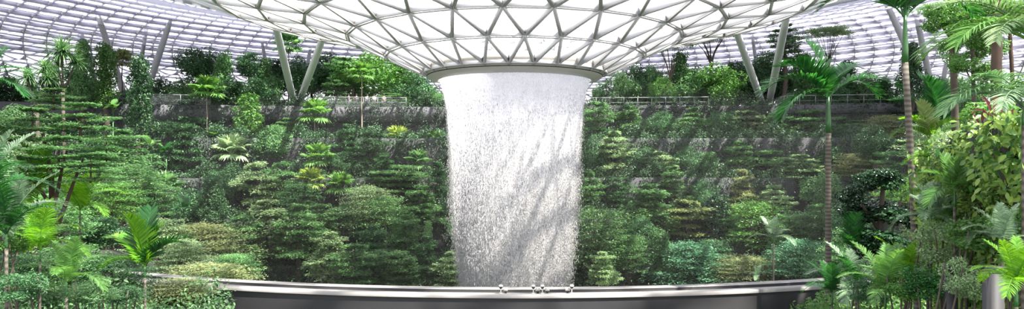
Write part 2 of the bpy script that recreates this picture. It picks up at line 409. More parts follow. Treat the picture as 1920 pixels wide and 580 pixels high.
# ------------------------------------------------------------------ waterfall
WF = [(133, 5.50), (150, 5.42), (170, 5.15), (200, 4.88), (250, 4.66), (300, 4.52), (350, 4.40), (400, 4.22), (450, 4.03), (500, 3.78), (545, 3.55), (620, 3.3)]
wz = np.array([12+(300-y)/26.0 for y, r in WF])[::-1]; wr = np.array([r for y, r in WF])[::-1]
def watermat(name, dens, scale, low):
    m = bpy.data.materials.new(name); m.use_nodes = True; n = m.node_tree; n.nodes.clear(); L = n.links.new
    o = n.nodes.new('ShaderNodeOutputMaterial'); tp = n.nodes.new('ShaderNodeBsdfTransparent')
    tl = n.nodes.new('ShaderNodeBsdfTranslucent'); df = n.nodes.new('ShaderNodeBsdfDiffuse')
    tl.inputs[0].default_value = df.inputs[0].default_value = (.95, .95, .97, 1)
    a = n.nodes.new('ShaderNodeMixShader'); a.inputs[0].default_value = .5
    L(df.outputs[0], a.inputs[1]); L(tl.outputs[0], a.inputs[2])
    t = n.nodes.new('ShaderNodeTexCoord'); mp = n.nodes.new('ShaderNodeMapping'); mp.inputs['Scale'].default_value = (scale, scale, scale*.07)
    n1 = n.nodes.new('ShaderNodeTexNoise'); n1.inputs['Scale'].default_value = 1.0; n1.inputs['Detail'].default_value = 5; n1.inputs['Roughness'].default_value = .7
    L(t.outputs['Object'], mp.inputs[0]); L(mp.outputs[0], n1.inputs[0])
    m3 = n.nodes.new('ShaderNodeMapping'); m3.inputs['Scale'].default_value = (13, 13, 7)
    n2 = n.nodes.new('ShaderNodeTexNoise'); n2.inputs['Scale'].default_value = 1.0; n2.inputs['Detail'].default_value = 3; n2.inputs['Roughness'].default_value = .8
    L(t.outputs['Object'], m3.inputs[0]); L(m3.outputs[0], n2.inputs[0])
    ad = n.nodes.new('ShaderNodeMath'); ad.operation = 'ADD'; L(n1.outputs[0], ad.inputs[0]); L(n2.outputs[0], ad.inputs[1])
    sx = n.nodes.new('ShaderNodeSeparateXYZ'); L(t.outputs['Object'], sx.inputs[0])
    hz = n.nodes.new('ShaderNodeMapRange'); hz.inputs[1].default_value = 9; hz.inputs[2].default_value = 17.5
    hz.inputs[3].default_value = low; hz.inputs[4].default_value = dens; L(sx.outputs[2], hz.inputs[0])
    a2 = n.nodes.new('ShaderNodeMath'); a2.operation = 'ADD'; L(ad.outputs[0], a2.inputs[0]); L(hz.outputs[0], a2.inputs[1])
    h3 = n.nodes.new('ShaderNodeMapRange'); h3.inputs[1].default_value = 14.8; h3.inputs[2].default_value = 17; h3.inputs[3].default_value = 0; h3.inputs[4].default_value = .35
    L(sx.outputs[2], h3.inputs[0]); a3 = n.nodes.new('ShaderNodeMath'); a3.operation = 'ADD'; L(a2.outputs[0], a3.inputs[0]); L(h3.outputs[0], a3.inputs[1]); a2 = a3
    mr = n.nodes.new('ShaderNodeMapRange'); mr.inputs[1].default_value = 1.12; mr.inputs[2].default_value = 1.42
    mr.inputs[3].default_value = 0; mr.inputs[4].default_value = 1; L(a2.outputs[0], mr.inputs[0])
    ms = n.nodes.new('ShaderNodeMixShader'); L(mr.outputs[0], ms.inputs[0]); L(tp.outputs[0], ms.inputs[1]); L(a.outputs[0], ms.inputs[2])
    L(ms.outputs[0], o.inputs[0]); return m
fall = empty('waterfall', (AX, AD, 0), label='tall white waterfall pouring from the glass funnel down past the curved ledge', cat='waterfall')
for nm, off, dens, low, s_ in (('water_curtain', 0, .36, .26, 9), ('water_curtain', -.28, .22, .16, 8), ('spray', .12, .0, .06, 14)):
    mb = MB(); V = []
    nz_, na = 60, 240
    zz = np.linspace(-12.2 if False else .6, 17.66, nz_)
    for i, z in enumerate(zz):
        r0 = np.interp(z, wz, wr)+off*(0.15+.85*min(1, (17.66-z)/4))
        for k in range(na):
            a = 2*PI*k/na
            r = r0+(.05*math.sin(a*23+z*.5)+.04*math.sin(a*41-z*.8)+.04*math.sin(a*9+z))*min(1, (17.66-z)/3)
            V.append((r*math.sin(a), -r*math.cos(a), z))
    mb.add(V, [[i*na+k, i*na+(k+1) % na, (i+1)*na+(k+1) % na, (i+1)*na+k] for i in range(nz_-1) for k in range(na)])
    mb.obj(nm, watermat(nm, dens, s_, low), fall, True)
# falling drops
nd = 150000
z = 16.9-16.2*rng.random(nd)**.75; a = rng.random(nd)*2*PI
fallf = np.clip((17.6-z)/9, 0, 1)
r = np.interp(z, wz, wr)+rng.normal(0, 1, nd)*(.03+.22*fallf)+.04
c = np.stack([r*np.sin(a), -r*np.cos(a), z], 1)
sz = (.009+.020*rng.random(nd)**2)*(.6+.5*fallf); ln = sz*(1.3+4*rng.random(nd))
off = np.array([[1, 0, 0], [-.5, .87, 0], [-.5, -.87, 0], [0, 0, 1], [0, 0, -1]])
V = c[:, None]+off[None]*np.stack([sz, sz, ln], 1)[:, None]
q = np.array([[0, 1, 3, 3], [1, 2, 3, 3], [2, 0, 3, 3], [1, 0, 4, 4], [2, 1, 4, 4], [0, 2, 4, 4]])
mb = MB(); mb.add(V.reshape(-1, 3), (q[None]+5*np.arange(nd)[:, None, None]).reshape(-1, 4))
dm = leafmat('water_drop', (.9, .9, .93), (.98, .98, 1), .65, .2, 1.0)
for nn_ in dm.node_tree.nodes:
    if nn_.type == 'HUE_SAT': nn_.inputs['Saturation'].default_value = .2; nn_.inputs['Hue'].default_value = .5
tag(mb.obj('droplets', dm, fall), kind='stuff')
mb = MB(); v, f = lathe([(0, .62), (9, .62)], AX, AD, 64); mb.add(v, f)
tag(mb.obj('pool_water', mat('pool_water', (.03, .05, .05), .1), None), kind='structure', label='pool at the foot of the waterfall')

# ------------------------------------------------------------------ ground and terraces
xs = np.arange(-100, 100.1, 1.0); ds = np.arange(-4, 136, 1.0)
V = [(x, d, H(x, d)-.02) for d in ds for x in xs]; nx = len(xs)
mb = MB(); mb.add(V, [[j*nx+i, j*nx+i+1, (j+1)*nx+i+1, (j+1)*nx+i] for j in range(len(ds)-1) for i in range(nx-1)])
tag(mb.obj('ground', M['soil']), kind='structure', label='planted soil of the garden valley and its terraces')
def terrace_wall(k, name, m, dz0, top, thick=.35, inset=0.0, x0=-60, x1=60):
    mb = MB(); X = np.linspace(x0, x1, 61)
    for a, b in zip(X[:-1], X[1:]):
        ps = []
        for x in (a, b):
            d = edge_d(k, x)-inset
            ps += [(x, d-thick, dz0), (x, d-thick, top), (x, d, top), (x, d, dz0)]
        mb.add(ps, [[0, 4, 5, 1], [1, 5, 6, 2], [2, 6, 7, 3], [0, 3, 7, 4]])
    return tag(mb.obj(name, m), kind='structure')
lab = ['lowest', 'second', 'third', 'fourth', 'top']
prevz = [1.0]+EZ
for k in range(5):
    terrace_wall(k, 'wall_terrace', M['concrete'], prevz[k]-.3, EZ[k]+.25, .5, .4)['label'] = 'dark concrete retaining wall of the %s terrace' % lab[k]
for x0, x1 in ((-58, -33), (-22, -12), (5.5, 22), (30, 50)):
    pass
terrace_wall(4, 'wall_walkway', M['concrete_light'], 16.3, 17.95, .25, .95, -60, -9)['label'] = 'pale concrete edge of the upper walkway left of the waterfall'
terrace_wall(4, 'wall_walkway', M['concrete_light'], 17.1, 18.0, .25, .95, 30, 58)['label'] = 'pale concrete edge of the upper walkway by the right columns'
terrace_wall(3, 'wall_walkway', M['concrete_light'], 13.2, 14.35, .25, .95, 34, 50)['label'] = 'grey concrete planter edge one tier below the right walkway'

# railings on the walkway
def railing(x0, x1, label, glassy):
    xm = (x0+x1)/2; t = empty('railing', (xm, edge_d(4, xm)-.9, 17.9), label=label, cat='railing', group=None)
    def q(x, z): return (x-xm, edge_d(4, x)-edge_d(4, xm)-.1, z)
    X = np.linspace(x0, x1, max(2, int((x1-x0)/1.5)+1))
    for x in X:
        mb = MB(); mb.tube([q(x, 0), q(x, 1.15)], .035, 5); mb.obj('post', M['rail'], t)
    for z, r in ((1.15, .045), (.6, .02), (.2, .02)):
        mb = MB(); mb.tube([q(x, z) for x in X], r, 5); mb.obj('handrail' if z > 1 else 'rail', M['rail'], t)
    if glassy:
        mb = MB(); g = [q(x, z) for x in X for z in (.1, 1.05)]
        mb.add(g, [[2*i, 2*i+2, 2*i+3, 2*i+1] for i in range(len(X)-1)]); mb.obj('glass_panel', M['clear'], t)
railing(-45, -33, 'metal railing on the upper walkway near the far left columns', True)
railing(-21.5, -12, 'metal railing in front of the visitors on the upper walkway', True)
railing(8, 22, 'metal railing on the walkway just right of the waterfall', False)
railing(30, 46, 'metal railing on the walkway behind the tall foreground palm', False)

# ------------------------------------------------------------------ slanted columns
def column(bpx, bpy, tpx, tpy, db, rad, label):
    b = P(bpx, bpy, db); gz = H(b.x, b.y); b.z = gz-.05; t = ray_roof(tpx, tpy)
    root = empty('steel_column', b, label=label, cat='column')
    v = t-b; mb = MB(); n = 9
    mb.tube([v*(i/n) for i in range(n+1)], [rad*(.78+.3*math.sin(PI*(.15+.8*i/n))) for i in range(n+1)], 18); mb.obj('shaft', M['column'], root, True)
    mb = MB(); mb.tube([v*.985, v*1.0], [rad*.5, rad*.75], 12); mb.obj('head_joint', M['steel'], root)
    mb = MB(); mb.tube([Vector((0, 0, 0)), Vector((0, 0, .35))], rad*1.35, 14); mb.obj('base_plate', M['concrete_light'], root)
column(244, 210, 183, 26, 86, .36, 'pale steel column leaning left behind the spiky trees, far left of garden')
column(262, 210, 321, 34, 86, .36, 'pale steel column leaning right above the dark round tree at far left')
column(198, 210, 152, 57, 97, .26, 'thin distant steel column leaning left above the far left conical trees')
column(246, 210, 275, 52, 97, .26, 'thin distant steel column between the two thick far left columns')
column(556, 212, 511, 24, 86, .36, 'left arm of the V of steel columns left of the waterfall')
column(553, 212, 612, 54, 86, .36, 'right arm of the V of steel columns left of the waterfall')
column(562, 210, 582, 88, 92, .28, 'short far column between the arms of the left V')
column(520, 210, 490, 74, 97, .24, 'thin distant steel column left of the left V of columns')
column(1143, 212, 1184, 98, 86, .36, 'slanted steel column just right of the waterfall ring')
column(1436, 212, 1368, 24, 86, .36, 'left arm of the V of steel columns right of the waterfall')
column(1438, 212, 1477, 20, 86, .36, 'right arm of the V of steel columns right of the waterfall')
column(1432, 210, 1410, 62, 95, .25, 'thin distant column beside the left arm of the right V')
column(1755, 212, 1660, 2, 80, .36, 'thick steel column leaning left behind the tall thin palm at right')
column(1757, 212, 1718, 30, 86, .34, 'straighter steel column between the palm trunk and brown tree trunk')
column(1758, 210, 1776, 108, 88, .28, 'short steel column leaning right beside the brown trunk at right')
column(1760, 210, 1806, 112, 90, .24, 'thin steel column seen right of the brown trunk at right')

# spray haze hanging in the valley round the waterfall
hm = bpy.data.materials.new('spray_haze'); hm.use_nodes = True; hn = hm.node_tree; hn.nodes.clear()
ho = hn.nodes.new('ShaderNodeOutputMaterial'); hv = hn.nodes.new('ShaderNodeVolumeScatter'); hv.inputs['Density'].default_value = HAZE; hv.inputs['Anisotropy'].default_value = .3
hn.links.new(hv.outputs[0], ho.inputs['Volume'])
mb = MB(); v, f = lathe([(.0, .7), (26, .7), (29, 6), (26, 14), (14, 16.5), (.0, 16.5)], AX, AD, 48); mb.add(v, f)
hz = mb.obj('spray_haze', hm, None, True); tag(hz, 'thin white spray haze hanging in the valley around the waterfall', 'haze', kind='stuff')

# ------------------------------------------------------------------ curved ledge
LA = math.radians(28)
ledge = empty('curved_ledge', (AX, AD, 8.3), label='curved pale stone parapet ledge running across in front of the waterfall', cat='ledge')
def arc(prof, name, m, sm=False):
    mb = MB(); v, f = lathe([(r, z) for r, z in prof], 0, 0, 140, -LA, LA); mb.add(v, f); return mb.obj(name, m, ledge, sm)
arc([(29.85, -1.2), (29.85, .0), (30.26, .0)], 'inner_coping', M['coping'])
arc([(30.26, .0), (30.26, -.16), (30.44, -.16)], 'drain_slot', M['dark_gap'])
arc([(30.44, -.2), (30.44, -.05), (30.76, -.05), (30.76, -.15)], 'outer_coping', M['coping'])
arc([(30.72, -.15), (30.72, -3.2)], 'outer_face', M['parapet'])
def on_ledge(px, r):
    t = (px-960)/F; # ray x = t*d ; solve circle
    a_ = 1+t*t; b_ = -2*(t*AX+AD); c_ = AX*AX+AD*AD-r*r
    d = (-b_-math.sqrt(b_*b_-4*a_*c_))/(2*a_); return Vector((t*d, d, 0))
wh = mat('camera_housing', (.62, .60, .54), .4); bk = mat('camera_dome', (.02, .02, .02), .15)
for px, lb in ((939, 'leftmost dome camera on a post on the ledge below the waterfall'), (1000, 'left one of the close pair of dome cameras on the ledge'),
               (1017, 'right one of the close pair of dome cameras on the ledge'), (1072, 'rightmost dome camera on a post at the waterfall right edge')):
    p = on_ledge(px, 30.6); p.z = 8.25
    t = empty('dome_camera', p, label=lb, cat='camera')
    mb = MB(); mb.tube([(0, 0, 0), (0, 0, .20)], .016, 8); mb.obj('post', wh, t)
    mb = MB(); mb.tube([(0, 0, 0), (0, 0, .02)], .05, 10); mb.obj('base_plate', wh, t)
    mb = MB(); mb.tube([(0, 0, .19), (0, 0, .22), (0, 0, .25)], [.055, .065, .04], 12); mb.obj('housing', wh, t, True)
    mb = MB(); v, f = lathe([(0.001, .135), (.03, .142), (.045, .16), (.05, .19)], 0, 0, 12); mb.add(v, f); mb.obj('dome', bk, t, True)
for px, lb in ((948, 'small ledge spotlight beside the leftmost dome camera'), (1008, 'small ledge spotlight between the pair of dome cameras'),
               (1026, 'small ledge spotlight right of the pair of dome cameras'), (1064, 'small ledge spotlight left of the rightmost dome camera')):
    p = on_ledge(px, 30.5); p.z = 8.25
    t = empty('spotlight', p, label=lb, cat='light')
    mb = MB(); mb.box((0, 0, .03), (.06, .08, .06)); mb.obj('bracket', bk, t)
    mb = MB(); mb.tube([(-.06, 0, .10), (.06, 0, .10)], [.05, .05], 10); mb.obj('housing', wh, t, True)

# ------------------------------------------------------------------ plant meshes
def rnd_unit(n):
    v = rng.normal(size=(n, 3)); return v/np.linalg.norm(v, axis=1)[:, None]
def m_tiered(seed, tiers=7, w=1.0, leaf=.18, n=9500, cone=.35, fine=False):
    """unit crown: radius .5*5 m, height 5 m; flat sprays in layers"""
    g = np.random.default_rng(seed); mb = MB(); tk = MB()
    pts = []; per = n//tiers
    for k in range(tiers):
        t = k/(tiers-1) if tiers > 1 else .5
        R = 2.5*(1-cone*t)*(.75+.35*g.random())*w*(0.55 if k == tiers-1 else 1)
        z0 = 5*t*.92+.15; nb = g.integers(5, 8); a0 = g.random()*6
        for b in range(nb):
            a = a0+2*PI*b/nb+g.normal()*.2; L = R*(.6+.45*g.random()); m = per//nb
            s = g.random(m)**.6; spread = .18+.5*np.sin(np.clip(s, 0, 1)*PI*.85)
            lat = g.normal(size=m)*spread*L*.36
            x = s*L*math.cos(a)-lat*math.sin(a); y = s*L*math.sin(a)+lat*math.cos(a)
            tilt = g.normal()*.15
            z = z0+s*L*(.10+tilt)-.12*(s*s)*L+g.normal(size=m)*.10+.12*np.sin(s*9+a)*L*.3-(lat/L)**2*.3
            pts.append(np.stack([x, y, z], 1))
            tk.tube([(0, 0, z0-.25), (L*.5*math.cos(a), L*.5*math.sin(a), z0-.05+L*.05), (L*.85*math.cos(a), L*.85*math.sin(a), z0+L*(.02+tilt))], [.045, .025, .01], 4, False)
    p = np.concatenate(pts); m = len(p)
    nr = g.normal(size=(m, 3))*.42+np.array([0, 0, 1.]); nr /= np.linalg.norm(nr, axis=1)[:, None]
    dr = np.stack([p[:, 0], p[:, 1], 0*p[:, 0]], 1)*.4+g.normal(size=(m, 3))
    ln = leaf*(.7+.7*g.random(m)); mb.leaves(p, nr, dr, ln, ln*.55, fine=fine)
    tk.tube([(0, 0, -.3), (.03, 0, 2.5), (0, .03, 4.7)], [.09, .06, .02], 6, False)
    return mb.mesh('tiered_crown', M['mid']), tk.mesh('branches', M['bark'])
def m_blob(seed, blobs, n=6000, leaf=.17, R=(.55, .9), fine=False, up=.35):
    """blobs: list of centres in metres; crown of leaf clusters"""
    g = np.random.default_rng(seed); mb = MB(); P_ = []; N_ = []
    per = n//len(blobs)
    for c in blobs:
        rr = R[0]+(R[1]-R[0])*g.random(); v = g.normal(size=(per, 3)); v /= np.linalg.norm(v, axis=1)[:, None]
        rad = rr*(.55+.5*g.random(per)**.5)*(1+.15*np.sin(v[:, 0]*5+c[0]*3)*np.sin(v[:, 1]*6+c[1]))
        P_.append(np.array(c)+v*rad[:, None]*np.array([1, 1, .8])); N_.append(v)
    p = np.concatenate(P_); v = np.concatenate(N_); m = len(p)
    nr = v*.6+g.normal(size=(m, 3))*.5+np.array([0, 0, up]); nr /= np.linalg.norm(nr, axis=1)[:, None]
    dr = v+np.array([0, 0, -.5])+g.normal(size=(m, 3))*.8
    ln = leaf*(.7+.7*g.random(m)); mb.leaves(p, nr, dr, ln, ln*.5, fine=fine)
    return mb.mesh('leafy_crown', M['mid'])
def blobs_in(seed, n, rx, rz, shape='round'):
    g = np.random.default_rng(seed); out = []
    for i in range(n):
        t = (i+.5)/n
        if shape == 'column':
            k = (1.0-.6*t**2.5); a = i*2.4; rr = rx*k*(.35+.55*g.random()); out.append((rr*math.cos(a), rr*math.sin(a), .4+rz*t))
        elif shape == 'cone':
            k = (1.0-.85*t); a = i*2.4; rr = rx*k*(.6+.5*g.random()); out.append((rr*math.cos(a), rr*math.sin(a), .4+rz*t))
        else:
            v = g.normal(size=3); v /= np.linalg.norm(v); s = g.random()**.35
            out.append((v[0]*rx*s, v[1]*rx*s, rz/2+v[2]*rz/2*s*.95))
    return out
# all crowns are built 5 m wide (x, y) and 5 m tall except columns (2 x 5)
CR = {}
CR['tiered'] = [m_tiered(i, tiers=t, cone=c) for i, (t, c) in enumerate(((7, .4), (6, .25), (8, .55), (5, .1), (7, .6)))]
CR['round'] = [(m_blob(20+i, blobs_in(i, 30, 1.8, 4.4), 10000, .19, (.6, 1.0)), None) for i in range(4)]
CR['column'] = [(m_blob(30+i, blobs_in(i, 22, .75, 4.5, 'column'), 6500, .17, (.45, .62)), None) for i in range(4)]
CR['cone'] = [(m_blob(40+i, blobs_in(i, 26, 1.6, 4.4, 'cone'), 8000, .18, (.45, .7)), None) for i in range(2)]
def m_umbrella(seed):
    g = np.random.default_rng(seed); tk = MB(); bl = []
    for k in range(9):
        a = k*2.4; s = .5+.5*(k/9); R = 2.2*s*(.8+.2*g.random()); z = 3.9+.7*(1-s)+g.random()*.3
        tk.tube([(0, 0, 0), (R*.3*math.cos(a), R*.3*math.sin(a), 1.8), (R*math.cos(a), R*math.sin(a), z)], [.08, .05, .015], 5, False)
        for q in range(3):
            bl.append((R*math.cos(a)+g.normal()*.45, R*math.sin(a)+g.normal()*.45, z+g.normal()*.2))
    me = MB(); P_ = []
    for c in bl:
        m = 330; v = g.normal(size=(m, 3))*np.array([.5, .5, .12]); P_.append(np.array(c)+v)
    p = np.concatenate(P_); m = len(p); nr = g.normal(size=(m, 3))*.4+np.array([0, 0, 1.]); nr /= np.linalg.norm(nr, axis=1)[:, None]
    ln = .16*(.7+.6*g.random(m)); me.leaves(p, nr, g.normal(size=(m, 3)), ln, ln*.5)
    return me.mesh('umbrella_crown', M['mid']), tk.mesh('branches', M['bark'])
CR['canopy'] = [m_tiered(60+i, tiers=4, cone=.1, n=9000, leaf=.15) for i in range(3)]
CR['umbrella'] = [m_umbrella(5), m_umbrella(6)]
def m_airy(seed, n=8500, leaf=.17):
    """shrub tree crown made of tilted flat pads of leaves on forking limbs"""
    g = np.random.default_rng(seed); P_ = []; N_ = []; tk = MB(); K = 46
    for k in range(K):
        a = k*2.4+g.normal()*.3; t = (k+.5)/K; e = g.random()
        R = 2.3*math.sqrt(max(.02, 1-(t*1.0)**2.2))*(.45+.55*e**.5); c = np.array([R*math.cos(a), R*math.sin(a), .35+4.1*t])
        m = n//K; pr = .42+.3*g.random(); q = g.normal(size=(m, 3))*np.array([pr, pr, .07])
        out = c[:2]/(np.linalg.norm(c[:2])+.01); q[:, 2] += (q[:, 0]*out[0]+q[:, 1]*out[1])*g.normal(.05, .22)
        P_.append(c+q)
        tk.tube([(0, 0, 0), (c[0]*.4, c[1]*.4, c[2]*.6), tuple(c)], [.035, .02, .008], 4, False)
    p = np.concatenate(P_); m = len(p); nr = g.normal(size=(m, 3))*.42+np.array([0, 0, .95]); nr /= np.linalg.norm(nr, axis=1)[:, None]
    ln = leaf*(.7+.7*g.random(m)); mb = MB(); mb.leaves(p, nr, g.normal(size=(m, 3))+p*.3, ln, ln*.5)
    return mb.mesh('airy_crown', M['mid']), tk.mesh('branches', M['bark'])
CR['airy'] = [m_airy(3), m_airy(4), m_airy(8)]
# trunk of unit height
def m_trunk(seed, r0=1.0, r1=.55):
    g = np.random.default_rng(seed); mb = MB(); n = 7; S = 8; V = []
    for i in range(n+1):
        ox, oy = (g.normal(size=2)*.35 if 0 < i < n else (0, 0)); r = r0*(1.3 if i == 0 else 1)*(1-(1-r1)*i/n)
        V += [(ox+r*math.cos(2*PI*k/S), oy+r*math.sin(2*PI*k/S), i/n) for k in range(S)]
    mb.add(V, [[i*S+k, i*S+(k+1) % S, (i+1)*S+(k+1) % S, (i+1)*S+k] for i in range(n) for k in range(S)])
    return mb.mesh('trunk', M['bark'], True)
TR = [m_trunk(i) for i in range(4)]
def fan_leaf(seed, R=.62, pet=.55, e0=.6, nseg=18, droop=.25):
    g = np.random.default_rng(seed); mb = MB()
    tip = np.array([pet*math.cos(e0), 0, pet*math.sin(e0)]); mb.tube([(0, 0, 0), tip*.5+np.array([0, 0, .03]), tip], .012, 4, False)
    T = tip/np.linalg.norm(tip); T = np.array([math.cos(e0-.35), 0, math.sin(e0-.35)]); N = np.array([-T[2], 0, T[0]]); S = np.array([0, 1., 0])
    def pt(a, r, lift): return tip+(T*math.cos(a)+S*math.sin(a))*r+N*lift+np.array([0, 0, -droop*(r/R)**2*R*(.6+.4*abs(math.sin(a)))])
    for k in range(nseg):
        a0 = -2.3+4.6*k/nseg; a1 = -2.3+4.6*(k+1)/nseg; am = (a0+a1)/2; Rk = R*(1-.18*abs(am)/2.3)*(.92+.12*g.random())
        v = [pt(a0, .02, 0), pt(a0, Rk*.62, 0), pt(am, Rk*.62, .035), pt(am, Rk*1.0, -.02), pt(a1, Rk*.62, 0), pt(am, .02, .004)]
        mb.add(v, [[0, 1, 2, 5], [1, 3, 2, 2], [2, 3, 4, 4], [5, 2, 4, 0]])
    return mb.mesh('fan_leaf', M['bright'])
FAN = [fan_leaf(1, R=.48, pet=.5, e0=1.45, droop=.05, nseg=14), fan_leaf(2, R=.5, pet=.55, e0=1.1, droop=.12, nseg=14), fan_leaf(3, R=.5, pet=.5, e0=.7, droop=.25, nseg=14), fan_leaf(4, R=.46, pet=.42, e0=.15, droop=.5, nseg=14)]
def frond(seed, L=2.2, e0=1.2, e1=-.6, leaflen=.5, nl=46, wd=.036, droop=.35, vee=.35, curl=0):
    """feather palm leaf, base at the origin, reaching +x"""
    g = np.random.default_rng(seed); mb = MB(); n = 16; pts = [np.zeros(3)]
    for i in range(n):
        e = e0+(e1-e0)*((i+.5)/n)**1.1; y = curl*(i/n)**2
        pts.append(pts[-1]+np.array([math.cos(e), y, math.sin(e)])*L/n)
    pts = np.array(pts); mb.tube(pts, [.022*L/2.2*(1-.8*i/n) for i in range(n+1)], 5, False)
    T = np.gradient(pts, axis=0); T /= np.linalg.norm(T, axis=1)[:, None]
    s = np.linspace(.12, .995, nl)*n
    Vs = []; Fs = []; c = 0
    for side in (-1, 1):
        for k, u in enumerate(s):
            i = min(int(u), n-1); f = u-i; p = pts[i]*(1-f)+pts[i+1]*f; t = T[i]
            N = np.cross(t, np.array([0, 1., 0]))*-1; N /= np.linalg.norm(N); N = N if N[2] > 0 or abs(N[2]) < .2 else -N
            q = u/n; ll = leaflen*(.45+.75*math.sin(PI*min(1, q*.92+.12))**.8)*(.9+.2*g.random())
            ang = .95-.55*q+g.normal()*.05
            D = np.array([0, side, 0])*math.sin(ang+.25)+t*math.cos(ang+.25)+N*(vee+g.normal()*.06); D /= np.linalg.norm(D)
            W = np.cross(D, N); W /= np.linalg.norm(W)+1e-9
            w_ = wd*(.8+.4*g.random())
            for j, (tt, ww) in enumerate(((0, .5), (.33, 1.0), (.7, .8), (1.0, .08))):
                b = p+D*ll*tt+np.array([0, 0, -droop*ll*tt*tt])
                Vs += [b-W*w_*ww/2, b+W*w_*ww/2]
            for j in range(3): Fs.append([c+2*j, c+2*j+1, c+2*j+3, c+2*j+2])
            c += 8
    mb.add(np.array(Vs), Fs)
    return mb.mesh('frond', M['palm'])
FR_A = [frond(1, e0=1.35, e1=.5, L=2.2), frond(2, e0=1.1, e1=-.5, L=2.3), frond(3, e0=.75, e1=-1.0, L=2.2), frond(4, e0=1.45, e1=.9, L=1.9)]
FR_W = [frond(11, e0=1.3, e1=-.2, L=2.2, wd=.06, leaflen=.62, nl=42, droop=.15), frond(12, e0=.95, e1=-.9, L=2.3, wd=.06, leaflen=.62, nl=42, droop=.2),
        frond(13, e0=.5, e1=-1.3, L=2.2, wd=.06, leaflen=.62, nl=42, droop=.3), frond(14, e0=1.5, e1=.9, L=2.0, wd=.06, leaflen=.6, nl=42, droop=.05)]
def m_rosette(seed, n=130, L=.85):
    g = np.random.default_rng(seed); mb = MB(); V = []; Fc = []; c = 0
    for k in range(n):
        a = k*2.4; e = 1.45-1.7*(k/n)**.8+g.normal()*.1; l = L*(.8+.4*g.random()); p = np.zeros(3)
        S = np.array([-math.sin(a), math.cos(a), 0])
        for j in range(5):
            ww = (.022, .03, .026, .017, .002)[j]; V += [p-S*ww, p+S*ww]
            ee = e-.32*j; p = p+np.array([math.cos(a)*math.cos(ee), math.sin(a)*math.cos(ee), math.sin(ee)])*l/4
        for j in range(4): Fc.append([c+2*j, c+2*j+1, c+2*j+3, c+2*j+2])
        c += 10
    mb.add(np.array(V), Fc); return mb.mesh('leaf_rosette', M['mid'])
ROS = [m_rosette(1), m_rosette(2)]
def m_broad(seed, L=1.0, W=.38, e0=.9, e1=-.6):
    mb = MB(); n = 8; p = np.array([0, 0, 0.]); V = []; T = []
    stem = .55*L; q = np.array([math.cos(1.3), 0, math.sin(1.3)])*stem; mb.tube([(0, 0, 0), q*.5, q], .015, 5, False); p = q
    for i in range(n+1):
        e = e0+(e1-e0)*i/n; s = i/n; w_ = W*math.sin(PI*min(1, s*.93+.07))**.7
        V += [p+np.array([0, -w_, .12*w_]), p+np.array([0, 0, -.0]), p+np.array([0, w_, .12*w_])]
        p = p+np.array([math.cos(e), 0, math.sin(e)])*L/n
    mb.add(V, [[3*i+j, 3*i+j+1, 3*i+j+4, 3*i+j+3] for i in range(n) for j in (0, 1)])
    return mb.mesh('broad_leaf', M['bright'])
BRD = [m_broad(1), m_broad(2, 1.1, .33, 1.3, .5), m_broad(3, .9, .36, .4, -1.0)]

# ------------------------------------------------------------------ plant builders
RECS = []      # (object, noun phrase, tier phrase, px) for background labels
def side_of(px): return 'left' if px < 964 else 'right'
TIER = {0: 'valley floor', 1: 'lowest terrace', 2: 'second terrace', 3: 'third terrace', 4: 'fourth terrace', 5: 'top walkway'}
def tier_at(x, d):
    dd = d+x*x/KC; k = 0
    for i, e in enumerate(EDG):
        if dd >= e: k = i+1
    return k
def tone(mk):
    return {'dark': 'dark green', 'mid': 'mid green', 'bright': 'bright green', 'pale': 'pale green', 'olive': 'olive', 'yellow': 'yellow green',
            'gold': 'golden olive', 'blue': 'bluish green', 'red': 'red-leaved', 'gloss': 'glossy dark', 'palm': 'deep green', 'palmy': 'yellow green', 'palmgrey': 'silvery green'}[mk]
NOUN = {'tiered': 'layered tree', 'round': 'bushy tree', 'column': 'column tree', 'cone': 'cone tree',
        'umbrella': 'umbrella tree', 'airy': 'shrub tree', 'canopy': 'flat-crowned tree', 'fan': 'fan palm'}
CAT = {'fan': 'palm tree'}
NAME = {'tiered': 'layered_tree', 'round': 'round_tree', 'column': 'columnar_tree', 'cone': 'conical_tree', 'umbrella': 'umbrella_tree', 'airy': 'shrub_tree', 'canopy': 'flat_crowned_tree', 'fan': 'fan_palm'}
cnt = {}
def trunk_into(root, h, r, m, lean=(0, 0)):
    i = cnt['t'] = cnt.get('t', 0)+1
    o = place('trunk', TR[i % 4], root, (0, 0, -.1), (0, 0, i*1.3), (r, r, h+.1), m)
    return o
